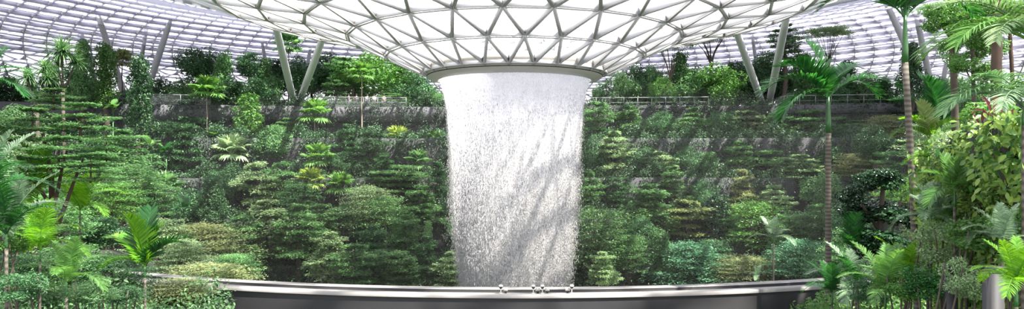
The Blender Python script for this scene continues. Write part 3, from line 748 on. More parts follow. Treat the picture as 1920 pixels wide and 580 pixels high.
def bgt(kind, px, yt, yb, wpx, d, mk='mid', label=None, bark='bark', tr=None):
    x = (px-960)/F*d; gz = H(x, d); zt = CAMZ+(HOR-yt)/F*d; zb = CAMZ+(HOR-yb)/F*d; wd = wpx/F*d*(1.0 if kind in ('fan', 'airy') else 1.25)
    rr_ = math.hypot(x-AX, d-AD); zt = min(zt, roof_z(rr_)-.8) if rr_ < 78 else zt
    zb = max(zb, gz+.05); hh = zt-zb
    if hh < .4: return None
    root = empty(NAME[kind], (x, d, gz), cat=CAT.get(kind, 'tree'))
    i = cnt[kind] = cnt.get(kind, 0)+1
    if kind == 'fan':
        s = wd/1.75
        c = zt-gz-.95*s
        trunk_into(root, max(.3, c), tr or .085, M[bark])
        n = 22
        for k in range(n):
            me = FAN[min(3, int(k*4/n))]
            place('fan_leaf', me, root, (0, 0, c), (random.uniform(-.1, .1), random.uniform(-.12, .12), k*2.4+i), (s, s, s), M[mk])
    else:
        me, br = CR[kind][i % len(CR[kind])]
        cw = 2.3 if kind == 'column' else (4.2 if kind == 'cone' else 5.0)
        place('crown', me, root, (0, 0, zb-gz), (0, 0, i*1.7), (wd/cw, wd/cw, hh/5.2), M[mk])
        if br: place('branches', br, root, (0, 0, zb-gz), (0, 0, i*1.7), (wd/cw, wd/cw, hh/5.2), M[bark])
        base_in = .75 if kind in ('round', 'column', 'cone') else .12
        trunk_into(root, zb-gz+hh*base_in, tr or max(.06, .02*(zt-gz)+.02*wd), M[bark])
    if label: tag(root, label=label)
    else: RECS.append((root, tone(mk)+' '+NOUN[kind], tier_at(x, d), px))
    return root

# ------------------------------------------------------------------ background planting
T5, T4, T3, T2, T1, T0 = 84, 76.5, 71.2, 66, 61, 55
B = bgt
# skyline trees, on the walkway level
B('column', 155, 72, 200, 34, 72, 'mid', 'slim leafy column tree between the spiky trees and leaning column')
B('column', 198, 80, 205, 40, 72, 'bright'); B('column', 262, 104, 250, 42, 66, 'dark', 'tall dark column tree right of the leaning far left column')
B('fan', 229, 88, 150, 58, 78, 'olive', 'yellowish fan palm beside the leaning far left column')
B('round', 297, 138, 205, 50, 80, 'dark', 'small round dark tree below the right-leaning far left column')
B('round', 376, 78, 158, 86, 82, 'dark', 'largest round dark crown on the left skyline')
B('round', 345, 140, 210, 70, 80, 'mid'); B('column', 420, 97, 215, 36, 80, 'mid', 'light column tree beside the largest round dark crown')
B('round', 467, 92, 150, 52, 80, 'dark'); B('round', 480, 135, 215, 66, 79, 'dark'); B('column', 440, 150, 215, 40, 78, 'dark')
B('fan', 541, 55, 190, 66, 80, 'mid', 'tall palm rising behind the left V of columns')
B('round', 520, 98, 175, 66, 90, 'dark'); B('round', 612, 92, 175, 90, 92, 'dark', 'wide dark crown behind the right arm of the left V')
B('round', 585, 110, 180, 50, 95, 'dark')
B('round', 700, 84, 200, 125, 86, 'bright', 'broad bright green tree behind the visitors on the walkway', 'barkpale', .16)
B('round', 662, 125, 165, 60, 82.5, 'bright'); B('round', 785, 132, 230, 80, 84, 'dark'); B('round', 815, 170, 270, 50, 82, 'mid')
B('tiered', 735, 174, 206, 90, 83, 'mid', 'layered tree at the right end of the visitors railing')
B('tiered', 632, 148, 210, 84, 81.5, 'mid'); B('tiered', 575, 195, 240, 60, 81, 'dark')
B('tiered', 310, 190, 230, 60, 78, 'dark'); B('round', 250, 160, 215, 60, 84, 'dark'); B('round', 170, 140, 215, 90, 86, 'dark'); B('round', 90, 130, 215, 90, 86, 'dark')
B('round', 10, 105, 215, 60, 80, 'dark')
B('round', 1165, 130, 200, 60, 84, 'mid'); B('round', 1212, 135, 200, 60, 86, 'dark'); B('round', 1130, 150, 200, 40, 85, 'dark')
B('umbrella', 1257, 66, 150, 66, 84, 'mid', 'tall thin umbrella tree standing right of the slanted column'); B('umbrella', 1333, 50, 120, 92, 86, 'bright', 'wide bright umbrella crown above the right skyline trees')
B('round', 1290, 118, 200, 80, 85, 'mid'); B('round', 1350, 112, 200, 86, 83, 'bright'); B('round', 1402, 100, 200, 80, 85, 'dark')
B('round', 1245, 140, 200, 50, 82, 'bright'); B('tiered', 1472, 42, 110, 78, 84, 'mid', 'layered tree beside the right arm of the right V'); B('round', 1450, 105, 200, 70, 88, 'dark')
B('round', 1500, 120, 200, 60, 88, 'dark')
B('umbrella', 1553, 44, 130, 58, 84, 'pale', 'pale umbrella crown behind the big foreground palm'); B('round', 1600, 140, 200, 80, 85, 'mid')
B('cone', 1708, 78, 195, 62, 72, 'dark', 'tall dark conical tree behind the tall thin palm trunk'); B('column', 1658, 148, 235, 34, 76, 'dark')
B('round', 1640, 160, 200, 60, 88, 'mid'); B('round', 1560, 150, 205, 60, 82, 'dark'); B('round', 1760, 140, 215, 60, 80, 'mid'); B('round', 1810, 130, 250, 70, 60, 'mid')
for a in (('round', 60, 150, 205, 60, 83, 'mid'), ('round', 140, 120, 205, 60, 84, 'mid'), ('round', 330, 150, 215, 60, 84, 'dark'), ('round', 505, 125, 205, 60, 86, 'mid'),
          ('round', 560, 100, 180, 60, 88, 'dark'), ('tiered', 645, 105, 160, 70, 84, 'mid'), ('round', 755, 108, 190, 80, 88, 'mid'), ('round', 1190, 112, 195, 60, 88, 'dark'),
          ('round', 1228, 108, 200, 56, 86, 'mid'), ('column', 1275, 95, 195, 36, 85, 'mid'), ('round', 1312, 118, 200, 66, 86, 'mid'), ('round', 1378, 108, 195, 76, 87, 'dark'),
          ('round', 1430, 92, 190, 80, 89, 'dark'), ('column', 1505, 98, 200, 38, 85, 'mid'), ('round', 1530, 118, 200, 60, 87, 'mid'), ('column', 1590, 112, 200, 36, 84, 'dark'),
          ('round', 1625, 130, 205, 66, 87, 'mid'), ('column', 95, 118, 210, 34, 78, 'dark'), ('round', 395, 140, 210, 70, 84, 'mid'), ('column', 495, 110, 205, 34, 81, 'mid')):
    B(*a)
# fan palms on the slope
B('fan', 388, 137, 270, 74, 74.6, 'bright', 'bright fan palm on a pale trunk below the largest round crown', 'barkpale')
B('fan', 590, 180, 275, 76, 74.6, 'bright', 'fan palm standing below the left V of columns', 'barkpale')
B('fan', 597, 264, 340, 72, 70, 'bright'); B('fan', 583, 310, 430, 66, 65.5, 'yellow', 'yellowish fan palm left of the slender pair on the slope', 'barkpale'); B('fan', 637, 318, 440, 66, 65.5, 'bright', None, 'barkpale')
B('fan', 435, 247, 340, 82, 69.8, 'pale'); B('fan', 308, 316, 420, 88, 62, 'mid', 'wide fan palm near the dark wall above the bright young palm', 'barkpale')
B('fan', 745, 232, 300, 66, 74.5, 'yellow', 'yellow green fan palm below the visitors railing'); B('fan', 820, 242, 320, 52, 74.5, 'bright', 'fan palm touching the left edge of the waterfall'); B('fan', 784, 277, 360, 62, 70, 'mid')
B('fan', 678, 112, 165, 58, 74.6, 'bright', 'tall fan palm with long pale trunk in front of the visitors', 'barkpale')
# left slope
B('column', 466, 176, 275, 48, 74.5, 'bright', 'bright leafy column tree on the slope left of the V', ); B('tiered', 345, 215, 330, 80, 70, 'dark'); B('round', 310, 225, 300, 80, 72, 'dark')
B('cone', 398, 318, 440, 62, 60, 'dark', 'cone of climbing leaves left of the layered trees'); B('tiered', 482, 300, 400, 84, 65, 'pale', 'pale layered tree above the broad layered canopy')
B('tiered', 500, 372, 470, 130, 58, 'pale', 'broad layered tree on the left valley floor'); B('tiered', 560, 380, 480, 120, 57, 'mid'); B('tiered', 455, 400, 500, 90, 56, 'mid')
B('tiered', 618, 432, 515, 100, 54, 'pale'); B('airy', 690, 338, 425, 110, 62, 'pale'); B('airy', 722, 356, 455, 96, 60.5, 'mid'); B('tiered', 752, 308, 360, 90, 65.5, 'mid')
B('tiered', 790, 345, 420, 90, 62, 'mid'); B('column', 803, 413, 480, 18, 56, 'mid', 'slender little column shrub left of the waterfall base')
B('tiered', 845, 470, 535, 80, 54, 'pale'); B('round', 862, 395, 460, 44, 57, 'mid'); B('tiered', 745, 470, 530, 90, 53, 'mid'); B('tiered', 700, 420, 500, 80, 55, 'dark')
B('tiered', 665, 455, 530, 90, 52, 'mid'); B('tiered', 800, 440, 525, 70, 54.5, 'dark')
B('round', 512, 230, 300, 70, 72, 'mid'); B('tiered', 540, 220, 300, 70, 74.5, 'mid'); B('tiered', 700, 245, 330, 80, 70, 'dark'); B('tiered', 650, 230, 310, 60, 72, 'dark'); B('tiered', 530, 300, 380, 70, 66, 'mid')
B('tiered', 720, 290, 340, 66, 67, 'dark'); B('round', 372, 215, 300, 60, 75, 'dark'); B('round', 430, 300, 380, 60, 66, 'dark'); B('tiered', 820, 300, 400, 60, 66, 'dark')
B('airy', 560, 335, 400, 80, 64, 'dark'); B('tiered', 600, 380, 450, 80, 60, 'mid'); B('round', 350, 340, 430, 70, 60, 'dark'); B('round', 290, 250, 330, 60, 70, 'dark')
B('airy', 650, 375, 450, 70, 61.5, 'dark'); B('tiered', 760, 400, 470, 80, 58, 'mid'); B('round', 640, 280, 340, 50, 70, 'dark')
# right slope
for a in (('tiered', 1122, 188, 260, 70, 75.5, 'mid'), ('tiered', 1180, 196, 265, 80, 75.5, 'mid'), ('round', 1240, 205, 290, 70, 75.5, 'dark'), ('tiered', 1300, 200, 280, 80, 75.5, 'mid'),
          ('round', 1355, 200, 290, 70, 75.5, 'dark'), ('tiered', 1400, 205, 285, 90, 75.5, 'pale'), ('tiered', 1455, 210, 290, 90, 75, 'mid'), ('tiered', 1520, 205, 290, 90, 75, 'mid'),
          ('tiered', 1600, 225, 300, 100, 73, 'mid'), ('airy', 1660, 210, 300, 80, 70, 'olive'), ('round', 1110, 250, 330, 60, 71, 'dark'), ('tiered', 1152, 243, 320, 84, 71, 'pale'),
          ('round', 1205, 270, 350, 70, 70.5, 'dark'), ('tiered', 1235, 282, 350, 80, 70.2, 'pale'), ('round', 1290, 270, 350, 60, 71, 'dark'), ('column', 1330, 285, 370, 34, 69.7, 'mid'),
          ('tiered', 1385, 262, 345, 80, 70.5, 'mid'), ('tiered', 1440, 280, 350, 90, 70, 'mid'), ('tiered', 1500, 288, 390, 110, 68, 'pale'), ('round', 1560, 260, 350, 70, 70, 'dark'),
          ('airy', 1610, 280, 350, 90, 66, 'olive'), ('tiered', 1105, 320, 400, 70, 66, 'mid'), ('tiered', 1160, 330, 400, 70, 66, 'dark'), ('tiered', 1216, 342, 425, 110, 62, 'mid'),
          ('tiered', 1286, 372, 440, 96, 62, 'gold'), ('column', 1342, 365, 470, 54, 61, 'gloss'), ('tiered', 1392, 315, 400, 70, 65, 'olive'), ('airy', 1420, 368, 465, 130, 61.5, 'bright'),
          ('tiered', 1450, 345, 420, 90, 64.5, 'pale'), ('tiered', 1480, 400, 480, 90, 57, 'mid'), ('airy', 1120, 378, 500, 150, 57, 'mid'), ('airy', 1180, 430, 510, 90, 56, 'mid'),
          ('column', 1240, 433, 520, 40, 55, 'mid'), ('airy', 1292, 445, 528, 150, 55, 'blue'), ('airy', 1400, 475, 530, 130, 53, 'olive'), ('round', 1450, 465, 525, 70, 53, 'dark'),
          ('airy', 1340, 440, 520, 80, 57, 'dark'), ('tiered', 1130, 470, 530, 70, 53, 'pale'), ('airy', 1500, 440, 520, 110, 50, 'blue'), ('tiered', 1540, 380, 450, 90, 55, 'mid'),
          ('round', 1200, 400, 470, 60, 58, 'dark'), ('tiered', 1260, 310, 370, 70, 66, 'mid'), ('round', 1320, 330, 420, 50, 65, 'dark'), ('round', 1545, 310, 400, 70, 64, 'mid'), ('tiered', 1085, 270, 340, 40, 71, 'dark'),
          ('tiered', 1360, 395, 450, 60, 61, 'mid'), ('airy', 1560, 450, 520, 100, 45, 'dark'), ('round', 1600, 380, 460, 80, 50, 'dark')):
    B(*a)
# left mid-ground (between camera and slope)
B('airy', 372, 412, 482, 150, 40, 'olive', 'pale olive shrub tree with fine leaves left of the parapet'); B('airy', 385, 488, 545, 170, 30, 'olive', 'low olive shrub overhanging the left end of the ledge')
B('airy', 300, 400, 480, 110, 38, 'pale'); B('round', 185, 400, 470, 90, 30, 'dark', 'dark rounded bush behind the bright young palm'); B('airy', 205, 330, 420, 120, 40, 'bright')
B('tiered', 230, 240, 330, 130, 50, 'mid'); B('tiered', 290, 330, 400, 80, 50, 'mid'); B('airy', 60, 300, 400, 130, 32, 'mid'); B('airy', 190, 250, 330, 120, 55, 'dark'); B('round', 30, 190, 290, 90, 50, 'mid')
B('airy', 130, 450, 530, 150, 19, 'mid', 'mid green bush at the foot of the reddish forked tree'); B('airy', 215, 470, 545, 130, 19, 'dark', 'dark low bush left of the bright young palm')
B('airy', 330, 520, 560, 130, 19.5, 'olive', 'low pale bush between the young palm and the ledge')
for a in (('airy', 110, 350, 450, 130, 27, 'mid'), ('round', 200, 340, 400, 80, 45, 'dark'), ('airy', 250, 300, 370, 110, 47, 'mid'), ('canopy', 30, 330, 400, 130, 35, 'dark'),
          ('airy', 340, 440, 520, 110, 33, 'pale'), ('airy', 440, 470, 530, 90, 33, 'mid'), ('canopy', 160, 300, 350, 140, 43, 'mid'), ('airy', 20, 470, 545, 110, 18, 'dark'),
          ('round', 1640, 230, 300, 70, 62, 'dark'), ('canopy', 1700, 260, 330, 110, 50, 'mid'), ('airy', 1700, 320, 420, 120, 34, 'bright'), ('airy', 1600, 420, 510, 100, 32, 'mid'),
          ('airy', 1740, 400, 500, 110, 22, 'mid'), ('airy', 1560, 470, 530, 90, 33, 'dark'), ('airy', 1750, 220, 300, 110, 40, 'pale'), ('airy', 1820, 200, 280, 110, 30, 'bright')):
    B(*a)
# reddish bed
for px, lb in ((488, 'red-leaved shrub below the broad layered trees, leftmost of three'), (522, 'red-leaved shrub below the broad layered trees, middle of three'), (556, 'red-leaved shrub below the broad layered trees, rightmost of three')):
    B('airy', px, 466, 520, 44, 58.3, 'maroon', lb)
for px, lb in ((280, 'small red-leaved plant beside the dark wall near the wide fan palm'),):
    B('airy', px, 335, 350, 30, 62, 'red', lb)

# undergrowth over every terrace edge, one uncountable mass per terrace
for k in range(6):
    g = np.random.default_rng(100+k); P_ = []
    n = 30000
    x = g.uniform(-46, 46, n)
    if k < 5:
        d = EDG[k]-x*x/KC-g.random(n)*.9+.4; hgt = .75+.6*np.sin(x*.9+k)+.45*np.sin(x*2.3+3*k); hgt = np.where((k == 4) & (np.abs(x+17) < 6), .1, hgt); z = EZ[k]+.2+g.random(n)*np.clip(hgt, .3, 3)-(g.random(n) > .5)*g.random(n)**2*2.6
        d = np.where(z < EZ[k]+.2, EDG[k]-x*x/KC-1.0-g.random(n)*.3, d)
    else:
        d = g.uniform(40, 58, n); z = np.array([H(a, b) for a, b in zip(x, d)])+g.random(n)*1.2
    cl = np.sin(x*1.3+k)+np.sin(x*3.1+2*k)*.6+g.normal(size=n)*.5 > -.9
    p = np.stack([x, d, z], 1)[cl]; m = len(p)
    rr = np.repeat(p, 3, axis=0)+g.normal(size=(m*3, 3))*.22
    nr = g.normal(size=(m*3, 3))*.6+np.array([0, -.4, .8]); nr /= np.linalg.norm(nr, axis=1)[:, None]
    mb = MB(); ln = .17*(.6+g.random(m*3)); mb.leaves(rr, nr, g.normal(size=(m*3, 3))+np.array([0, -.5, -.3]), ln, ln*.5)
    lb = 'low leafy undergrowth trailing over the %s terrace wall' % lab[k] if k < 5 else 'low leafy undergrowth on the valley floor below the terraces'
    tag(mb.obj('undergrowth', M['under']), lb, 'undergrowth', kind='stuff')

for sgn, mk, lb in ((-1, 'mid', 'low green ground cover on the planting bed at left'), (1, 'bright', 'low bright ground cover on the planting bed at right')):
    g = np.random.default_rng(200+sgn); n = 60000; d = np.where(np.arange(n) % 5 < 3, 7.5+16*g.random(n)**.8, 23+31*g.random(n)); x = sgn*(d*(.40+.42*g.random(n)))
    r = np.hypot(x-AX, d-AD); ok = (r > 31.2); x, d = x[ok], d[ok]; n = len(x)
    hgt = .35+.3*np.sin(x*2.1+d*1.3)+.25*np.sin(x*4.3-d*2.9)
    z = np.array([H(a, b) for a, b in zip(x, d)])+g.random(n)*np.clip(hgt, .1, 1.2)*1.3
    p = np.stack([x, d, z], 1); nr = g.normal(size=(n, 3))*.6+np.array([0, -.4, .8]); nr /= np.linalg.norm(nr, axis=1)[:, None]
    ln = np.where(d > 23, .2, .10)*(.6+g.random(n)); mb = MB(); mb.leaves(p, nr, g.normal(size=(n, 3))+np.array([0, -.4, -.2]), ln, ln*.42, fine=True)
    tag(mb.obj('ground_cover_foliage', M[mk]), lb, 'ground cover', kind='stuff')

# spiky screw pines at left
def pandanus(px, heads, d, label, base_px=None):
    x = ((base_px or px)-960)/F*d; gz = H(x, d); root = empty('screw_pine', (x, d, gz), label=label, cat='tree')
    fork = P(base_px or px, max(h[1] for h in heads)+45, d)-Vector((x, d, gz))
    mb = MB(); mb.tube([(0, 0, -.1), fork*.5+Vector((.1, 0, 0)), fork], [.16, .13, .11], 8)
    for hx, hy, s in heads:
        t = P(hx, hy, d)-Vector((x, d, gz)); t.y += random.uniform(-.5, .5)
        mb.tube([fork-Vector((0, 0, .1)), fork.lerp(t, .5)+Vector((0, 0, -.2)), t], [.08, .06, .05], 6)
        place('leaf_rosette', ROS[random.randint(0, 1)], root, t, (0, 0, random.random()*6), (s*d/F/.75,)*3, M['mid'])
    mb.obj('trunk', M['bark'], root)
pandanus(118, ((118, 100, 38), (104, 122, 24), (134, 118, 26)), 52, 'tallest spiky-headed screw pine at the far left')
pandanus(70, ((60, 148, 28), (80, 130, 28), (48, 165, 22), (92, 150, 24)), 48, 'lower many-headed screw pine left of the tallest one')

# ------------------------------------------------------------------ big-leaf clumps
def broadclump(px, y, d, s, n, mk, label):
    p = P(px, y, d); gz = H(p.x, d); root = empty('broad_leaf_plant', (p.x, d, gz), label=label, cat='plant')
    h = max(0, p.z-gz)
    if h > .3:
        mb = MB(); mb.tube([(0, 0, -.1), (0, 0, h)], [.08, .05], 7); mb.obj('stem', M['shaft'], root)
    for k in range(n):
        place('broad_leaf', BRD[k % 3], root, (0, 0, h), (0, random.uniform(-.2, .2), k*2.4+px), (s,)*3, M[mk])
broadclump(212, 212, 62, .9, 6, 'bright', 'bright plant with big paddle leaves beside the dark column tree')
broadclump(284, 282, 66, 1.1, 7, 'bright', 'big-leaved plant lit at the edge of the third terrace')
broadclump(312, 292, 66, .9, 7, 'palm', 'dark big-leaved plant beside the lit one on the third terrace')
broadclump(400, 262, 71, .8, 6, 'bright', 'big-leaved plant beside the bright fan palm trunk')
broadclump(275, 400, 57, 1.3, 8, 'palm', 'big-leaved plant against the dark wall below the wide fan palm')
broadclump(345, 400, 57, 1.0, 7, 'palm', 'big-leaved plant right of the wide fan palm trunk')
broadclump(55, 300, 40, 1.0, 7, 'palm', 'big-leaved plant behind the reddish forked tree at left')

# ------------------------------------------------------------------ feather palms
def feather(px, ytop, ybase, d, fr, nf, s, mk, label, lean=0, rt=.075, shaft=.22, rots=None, trunkm='ring_trunk', name='feather_palm', cat='palm tree', base_z=None, mk2=None):
    """trunk from the ground to ytop; nf fronds from there"""
    if d < 40 and shaft < .5: rt *= .5
    b = P(px, ybase, d); gz = H(b.x, d) if base_z is None else base_z; t = P(px+lean, ytop, d)
    root = empty(name, (b.x, d, gz), label=label, cat=cat); T = t-Vector((b.x, d, gz))
    if T.z > .35:
        sh = min(shaft, T.z*.4); q = T*((T.z-sh)/T.z)
        mb = MB(); n = 10; mb.tube([Vector((T.x*(i/n)**1.5, 0, -.1+(q.z+.1)*i/n)) for i in range(n+1)], [rt*(1.3-.3*min(1, i/2)-.15*i/n) for i in range(n+1)], 12)
        mb.obj('trunk', M[trunkm], root, True)
        a = Vector((T.x*1.0, 0, q.z)); a.x = T.x
        mb = MB(); mb.tube([a-Vector((0, 0, .02)), a.lerp(T, .3), a.lerp(T, .8), T+Vector((0, 0, .05))], [rt*.85, rt*.85, rt*.6, rt*.45], 10)
        mb.obj('crownshaft', M['shaft'], root, True)
    for k in range(nf):
        if rots: vi, az, ss = rots[k]
        else: vi = (3, 0, 1, 2)[min(3, int(k*4/nf))]; az = k*2.4+px; ss = random.uniform(.85, 1.1)
        place('frond', fr[vi], root, T, (random.uniform(-.1, .1), 0, az), (s*ss,)*3, M[mk2 if mk2 and k % 3 == 0 else mk])
    return root
R_ = math.radians
# big foreground palm, fronds set by hand (azimuth 0 = right, 180 = left, 270 = to the camera)
feather(1553, 185, 552, 19, FR_W, 9, .82, 'palm', 'big green feather palm on a slender ringed trunk right of the ledge', rt=.085, shaft=.95,
        rots=[(3, R_(140), 1.1), (0, R_(200), 1.0), (0, R_(165), 1.0), (0, R_(25), 1.0), (1, R_(185), 1.15), (2, R_(200), 1.05), (1, R_(350), 1.15), (1, R_(15), 1.0), (2, R_(160), .9), (3, R_(40), .95), (0, R_(270), .7), (1, R_(120), .9)])
feather(1722, 34, 560, 14, FR_W, 9, 1.0, 'palm', 'tall thin palm whose crown is cut by the top edge, ringed trunk', lean=-25, rt=.07, shaft=.9,
        rots=[(0, R_(190), 1.0), (0, R_(350), 1.0), (3, R_(90), 1.0), (3, R_(250), .9), (1, R_(180), .9), (1, R_(10), .8), (0, R_(130), 1), (0, R_(50), 1), (3, R_(300), .9)])
feather(1745, 262, 560, 17, FR_W, 8, .5, 'palmy', 'short yellow-green palm beside the tall thin trunk', rt=.05, mk2='gold',
        rots=[(3, R_(200), 1.0), (0, R_(180), .9), (3, R_(340), .9), (0, R_(10), .8), (3, R_(100), .9), (1, R_(170), .9), (0, R_(230), .8), (0, R_(310), .8)])
feather(1765, 240, 560, 19, FR_W, 6, .8, 'palm', 'green palm with upright fronds behind the short yellow palm', rt=.05,
        rots=[(3, R_(130), 1.0), (3, R_(60), .9), (0, R_(150), .9), (0, R_(20), .9), (3, R_(200), .9), (1, R_(180), .7)])
feather(272, 505, 560, 16, FR_W, 9, .62, 'palmy', 'bright young palm lit by the sun near the left end of the ledge', rt=.06, shaft=.2, mk2='palm',
        rots=[(3, R_(90), 1.2), (3, R_(250), 1.1), (3, R_(170), .9), (0, R_(10), 1.0), (0, R_(165), 1.0), (1, R_(190), .75), (0, R_(350), .9), (3, R_(30), .9), (1, R_(200), .7)])
feather(-45, 172, 560, 12, FR_A, 8, .5, 'palm', 'dark palm fronds reaching in at the upper left edge', rt=.07,
        rots=[(1, R_(0), 1.0), (2, R_(10), .9), (1, R_(20), .9), (0, R_(340), .8), (2, R_(350), 1.0), (1, R_(180), 1), (0, R_(90), 1), (2, R_(200), 1)])
feather(12, 440, 560, 11, FR_A, 11, .55, 'palm', 'dark drooping palm in the lower left corner', rt=.06, mk2='palmgrey')
feather(-25, 360, 560, 10, FR_A, 9, .55, 'palm', 'drooping palm at the left edge above the corner palm', rt=.06, mk2='palmgrey')
feather(75, 470, 560, 14, FR_A, 10, .55, 'palmy', 'yellow-green palm at the foot of the forked tree, lower left', rt=.05)
feather(125, 530, 560, 11, FR_A, 10, .38, 'bright', 'low fern-like palm at the bottom edge, lower left', rt=.04)
feather(70, 355, 560, 22, FR_W, 9, .75, 'palmy', 'bright palm seen through the stems of the forked tree', rt=.06)
feather(150, 395, 560, 24, FR_A, 9, .75, 'palmy', 'yellowish palm behind the right stem of the forked tree', rt=.06)
feather(1605, 545, 560, 15, FR_A, 12, .52, 'palmgrey', 'low silvery palm at the foot of the big ringed palm', rt=.05, mk2='palm')
feather(1560, 552, 560, 13.5, FR_A, 9, .34, 'palm', 'small arching palm at the right end of the ledge', rt=.05)
feather(1600, 470, 560, 17, FR_W, 6, .45, 'palm', 'narrow green palm left of the dark glossy tree', rt=.04,
        rots=[(3, R_(90), 1.2), (3, R_(260), 1.1), (3, R_(10), .8), (3, R_(190), .8), (0, R_(200), .7), (0, R_(20), .6)])
feather(1660, 550, 560, 10, FR_A, 11, .36, 'bright', 'bright fern-like palm at the bottom edge below the glossy tree', rt=.04)
feather(1700, 520, 560, 11, FR_A, 11, .34, 'palmy', 'yellow-green fern-like palm right of the glossy tree base', rt=.04)
feather(1450, 450, 540, 46, FR_A, 9, .9, 'palmgrey', 'silvery palm on the valley side right of the waterfall', rt=.06)
feather(1420, 520, 545, 46, FR_A, 8, .5, 'palmgrey', 'small silvery palm just above the ledge at right', rt=.05)
feather(1775, 312, 560, 12, FR_W, 8, .30, 'palmy', 'bright palm with wide leaflets under the short yellow palm', rt=.045)
feather(1790, 360, 560, 10, FR_W, 9, .28, 'bright', 'feathery palm against the leafy bank at right', rt=.045)
feather(1745, 410, 560, 10.5, FR_W, 9, .28, 'palmgrey', 'silvery palm low on the leafy bank at right', rt=.045)
feather(1935, 80, 560, 8.5, FR_A, 9, .55, 'bright', 'drooping palm hanging in from the upper right edge', rt=.06, mk2='pale',
        rots=[(1, R_(180), 1.1), (2, R_(195), 1.1), (1, R_(160), 1.2), (2, R_(215), 1), (1, R_(235), 1), (2, R_(170), 1.2), (1, R_(20), 1), (2, R_(300), 1), (2, R_(140), 1.1)])
feather(1920, 200, 560, 8, FR_A, 9, .42, 'mid', 'second drooping palm at the right edge below the first', rt=.06, mk2='palmgrey',
        rots=[(2, R_(180), 1.1), (1, R_(200), 1.0), (2, R_(160), 1.1), (2, R_(220), 1), (1, R_(250), 1), (2, R_(190), 1.3), (1, R_(20), 1), (2, R_(300), 1), (2, R_(140), 1.1)])
feather(1905, 535, 560, 7, FR_A, 10, .25, 'palmy', 'yellow-green palm in the lower right corner', rt=.05)
feather(1880, 455, 560, 8, FR_A, 9, .26, 'palmgrey', 'silvery palm above the lower right corner palm', rt=.05)

# ------------------------------------------------------------------ forked tree at left
def limb(mb, a, b, r0, r1, bend=.1, n=6, sides=8):
    a = Vector(a); b = Vector(b); pts = []
    off = Vector((random.uniform(-1, 1), random.uniform(-1, 1), 0))*bend*(b-a).length
    for i in range(n+1):
        t = i/n; pts.append(a.lerp(b, t)+off*math.sin(PI*t))
    mb.tube(pts, [r0+(r1-r0)*i/n for i in range(n+1)], sides); return pts
def forked(d, base, stems, crowns, label, mk, bark='barkred', name='forked_tree', leafkind='canopy', r0=.12):
    b = P(base[0], base[1], d); gz = H(b.x, d); o = Vector((b.x, d, gz)); root = empty(name, o, label=label, cat='tree')
    mb = MB()
    for s in stems:
        pts = [P(px, py, d)-o for px, py in s[0]]; pts[0].z = min(pts[0].z, pts[0].z)
        if s[1] >= r0*.99: pts[0] = Vector((pts[0].x, 0, -.1))
        for i in range(1, len(pts)): pts[i].y += s[3]*i/len(pts)
        n = len(pts); mb.tube(pts, [s[1]+(s[2]-s[1])*i/(n-1) for i in range(n)], 8)
    mb.obj('trunk', M[bark], root, True)
    for i, (px, yt, yb, wpx, dy) in enumerate(crowns):
        dd = d+dy; t = P(px, yb, dd)-o; me, br = CR[leafkind][i % len(CR[leafkind])]; wd = wpx/F*dd; hh = (yb-yt)/F*dd
        c = place('crown', me, root, t, (0, 0, i*1.1), (wd/5, wd/5, hh/5.2), M[mk])
        if br: place('branches', br, root, t, (0, 0, i*1.1), (wd/5, wd/5, hh/5.2), M[bark])
    return root
forked(22, (97, 545), [([(97, 545), (98, 500), (96, 450), (93, 400), (90, 340), (80, 290), (70, 250)], .14, .05, .3), ([(97, 450), (112, 420), (130, 385), (150, 340), (170, 300)], .09, .03, -.5),
                       ([(94, 410), (104, 360), (110, 310), (118, 270)], .07, .03, .4), ([(92, 380), (70, 340), (45, 310), (20, 290)], .06, .02, -.6), ([(97, 470), (85, 440), (78, 415)], .03, .015, 0)],
       [(60, 200, 262, 150, 0), (150, 190, 262, 150, .5), (100, 165, 205, 120, 1), (20, 235, 300, 110, -.6), (200, 235, 300, 90, 0), (110, 255, 315, 150, -.8), (50, 290, 340, 130, -1), (170, 285, 340, 120, -.8)],
       'reddish forked-stem tree with wide layered crown at left', 'mid')
# ------------------------------------------------------------------ dark glossy tree at right
glossy_cr = [(m_blob(70+i, blobs_in(70+i, 18, 1.9, 3.8), 5200, .36, (.7, 1.0), True, .5), None) for i in range(3)]
CR['glossy'] = glossy_cr
forked(17, (1655, 560), [([(1655, 560), (1655, 480), (1650, 420), (1655, 360), (1655, 330)], .1, .04, 0), ([(1653, 440), (1620, 390), (1600, 360)], .05, .02, 0), ([(1652, 420), (1690, 390), (1700, 370)], .04, .02, .3)],
       [(1652, 300, 360, 90, 0), (1600, 330, 385, 60, -.2), (1640, 355, 420, 130, .3), (1690, 370, 430, 60, 0), (1650, 415, 480, 130, -.2), (1620, 455, 510, 80, 0), (1680, 450, 510, 80, .2)],
       'dark tree with glossy leaf clusters right of the ringed palm', 'gloss', 'bark', 'glossy_tree', 'glossy', .1)

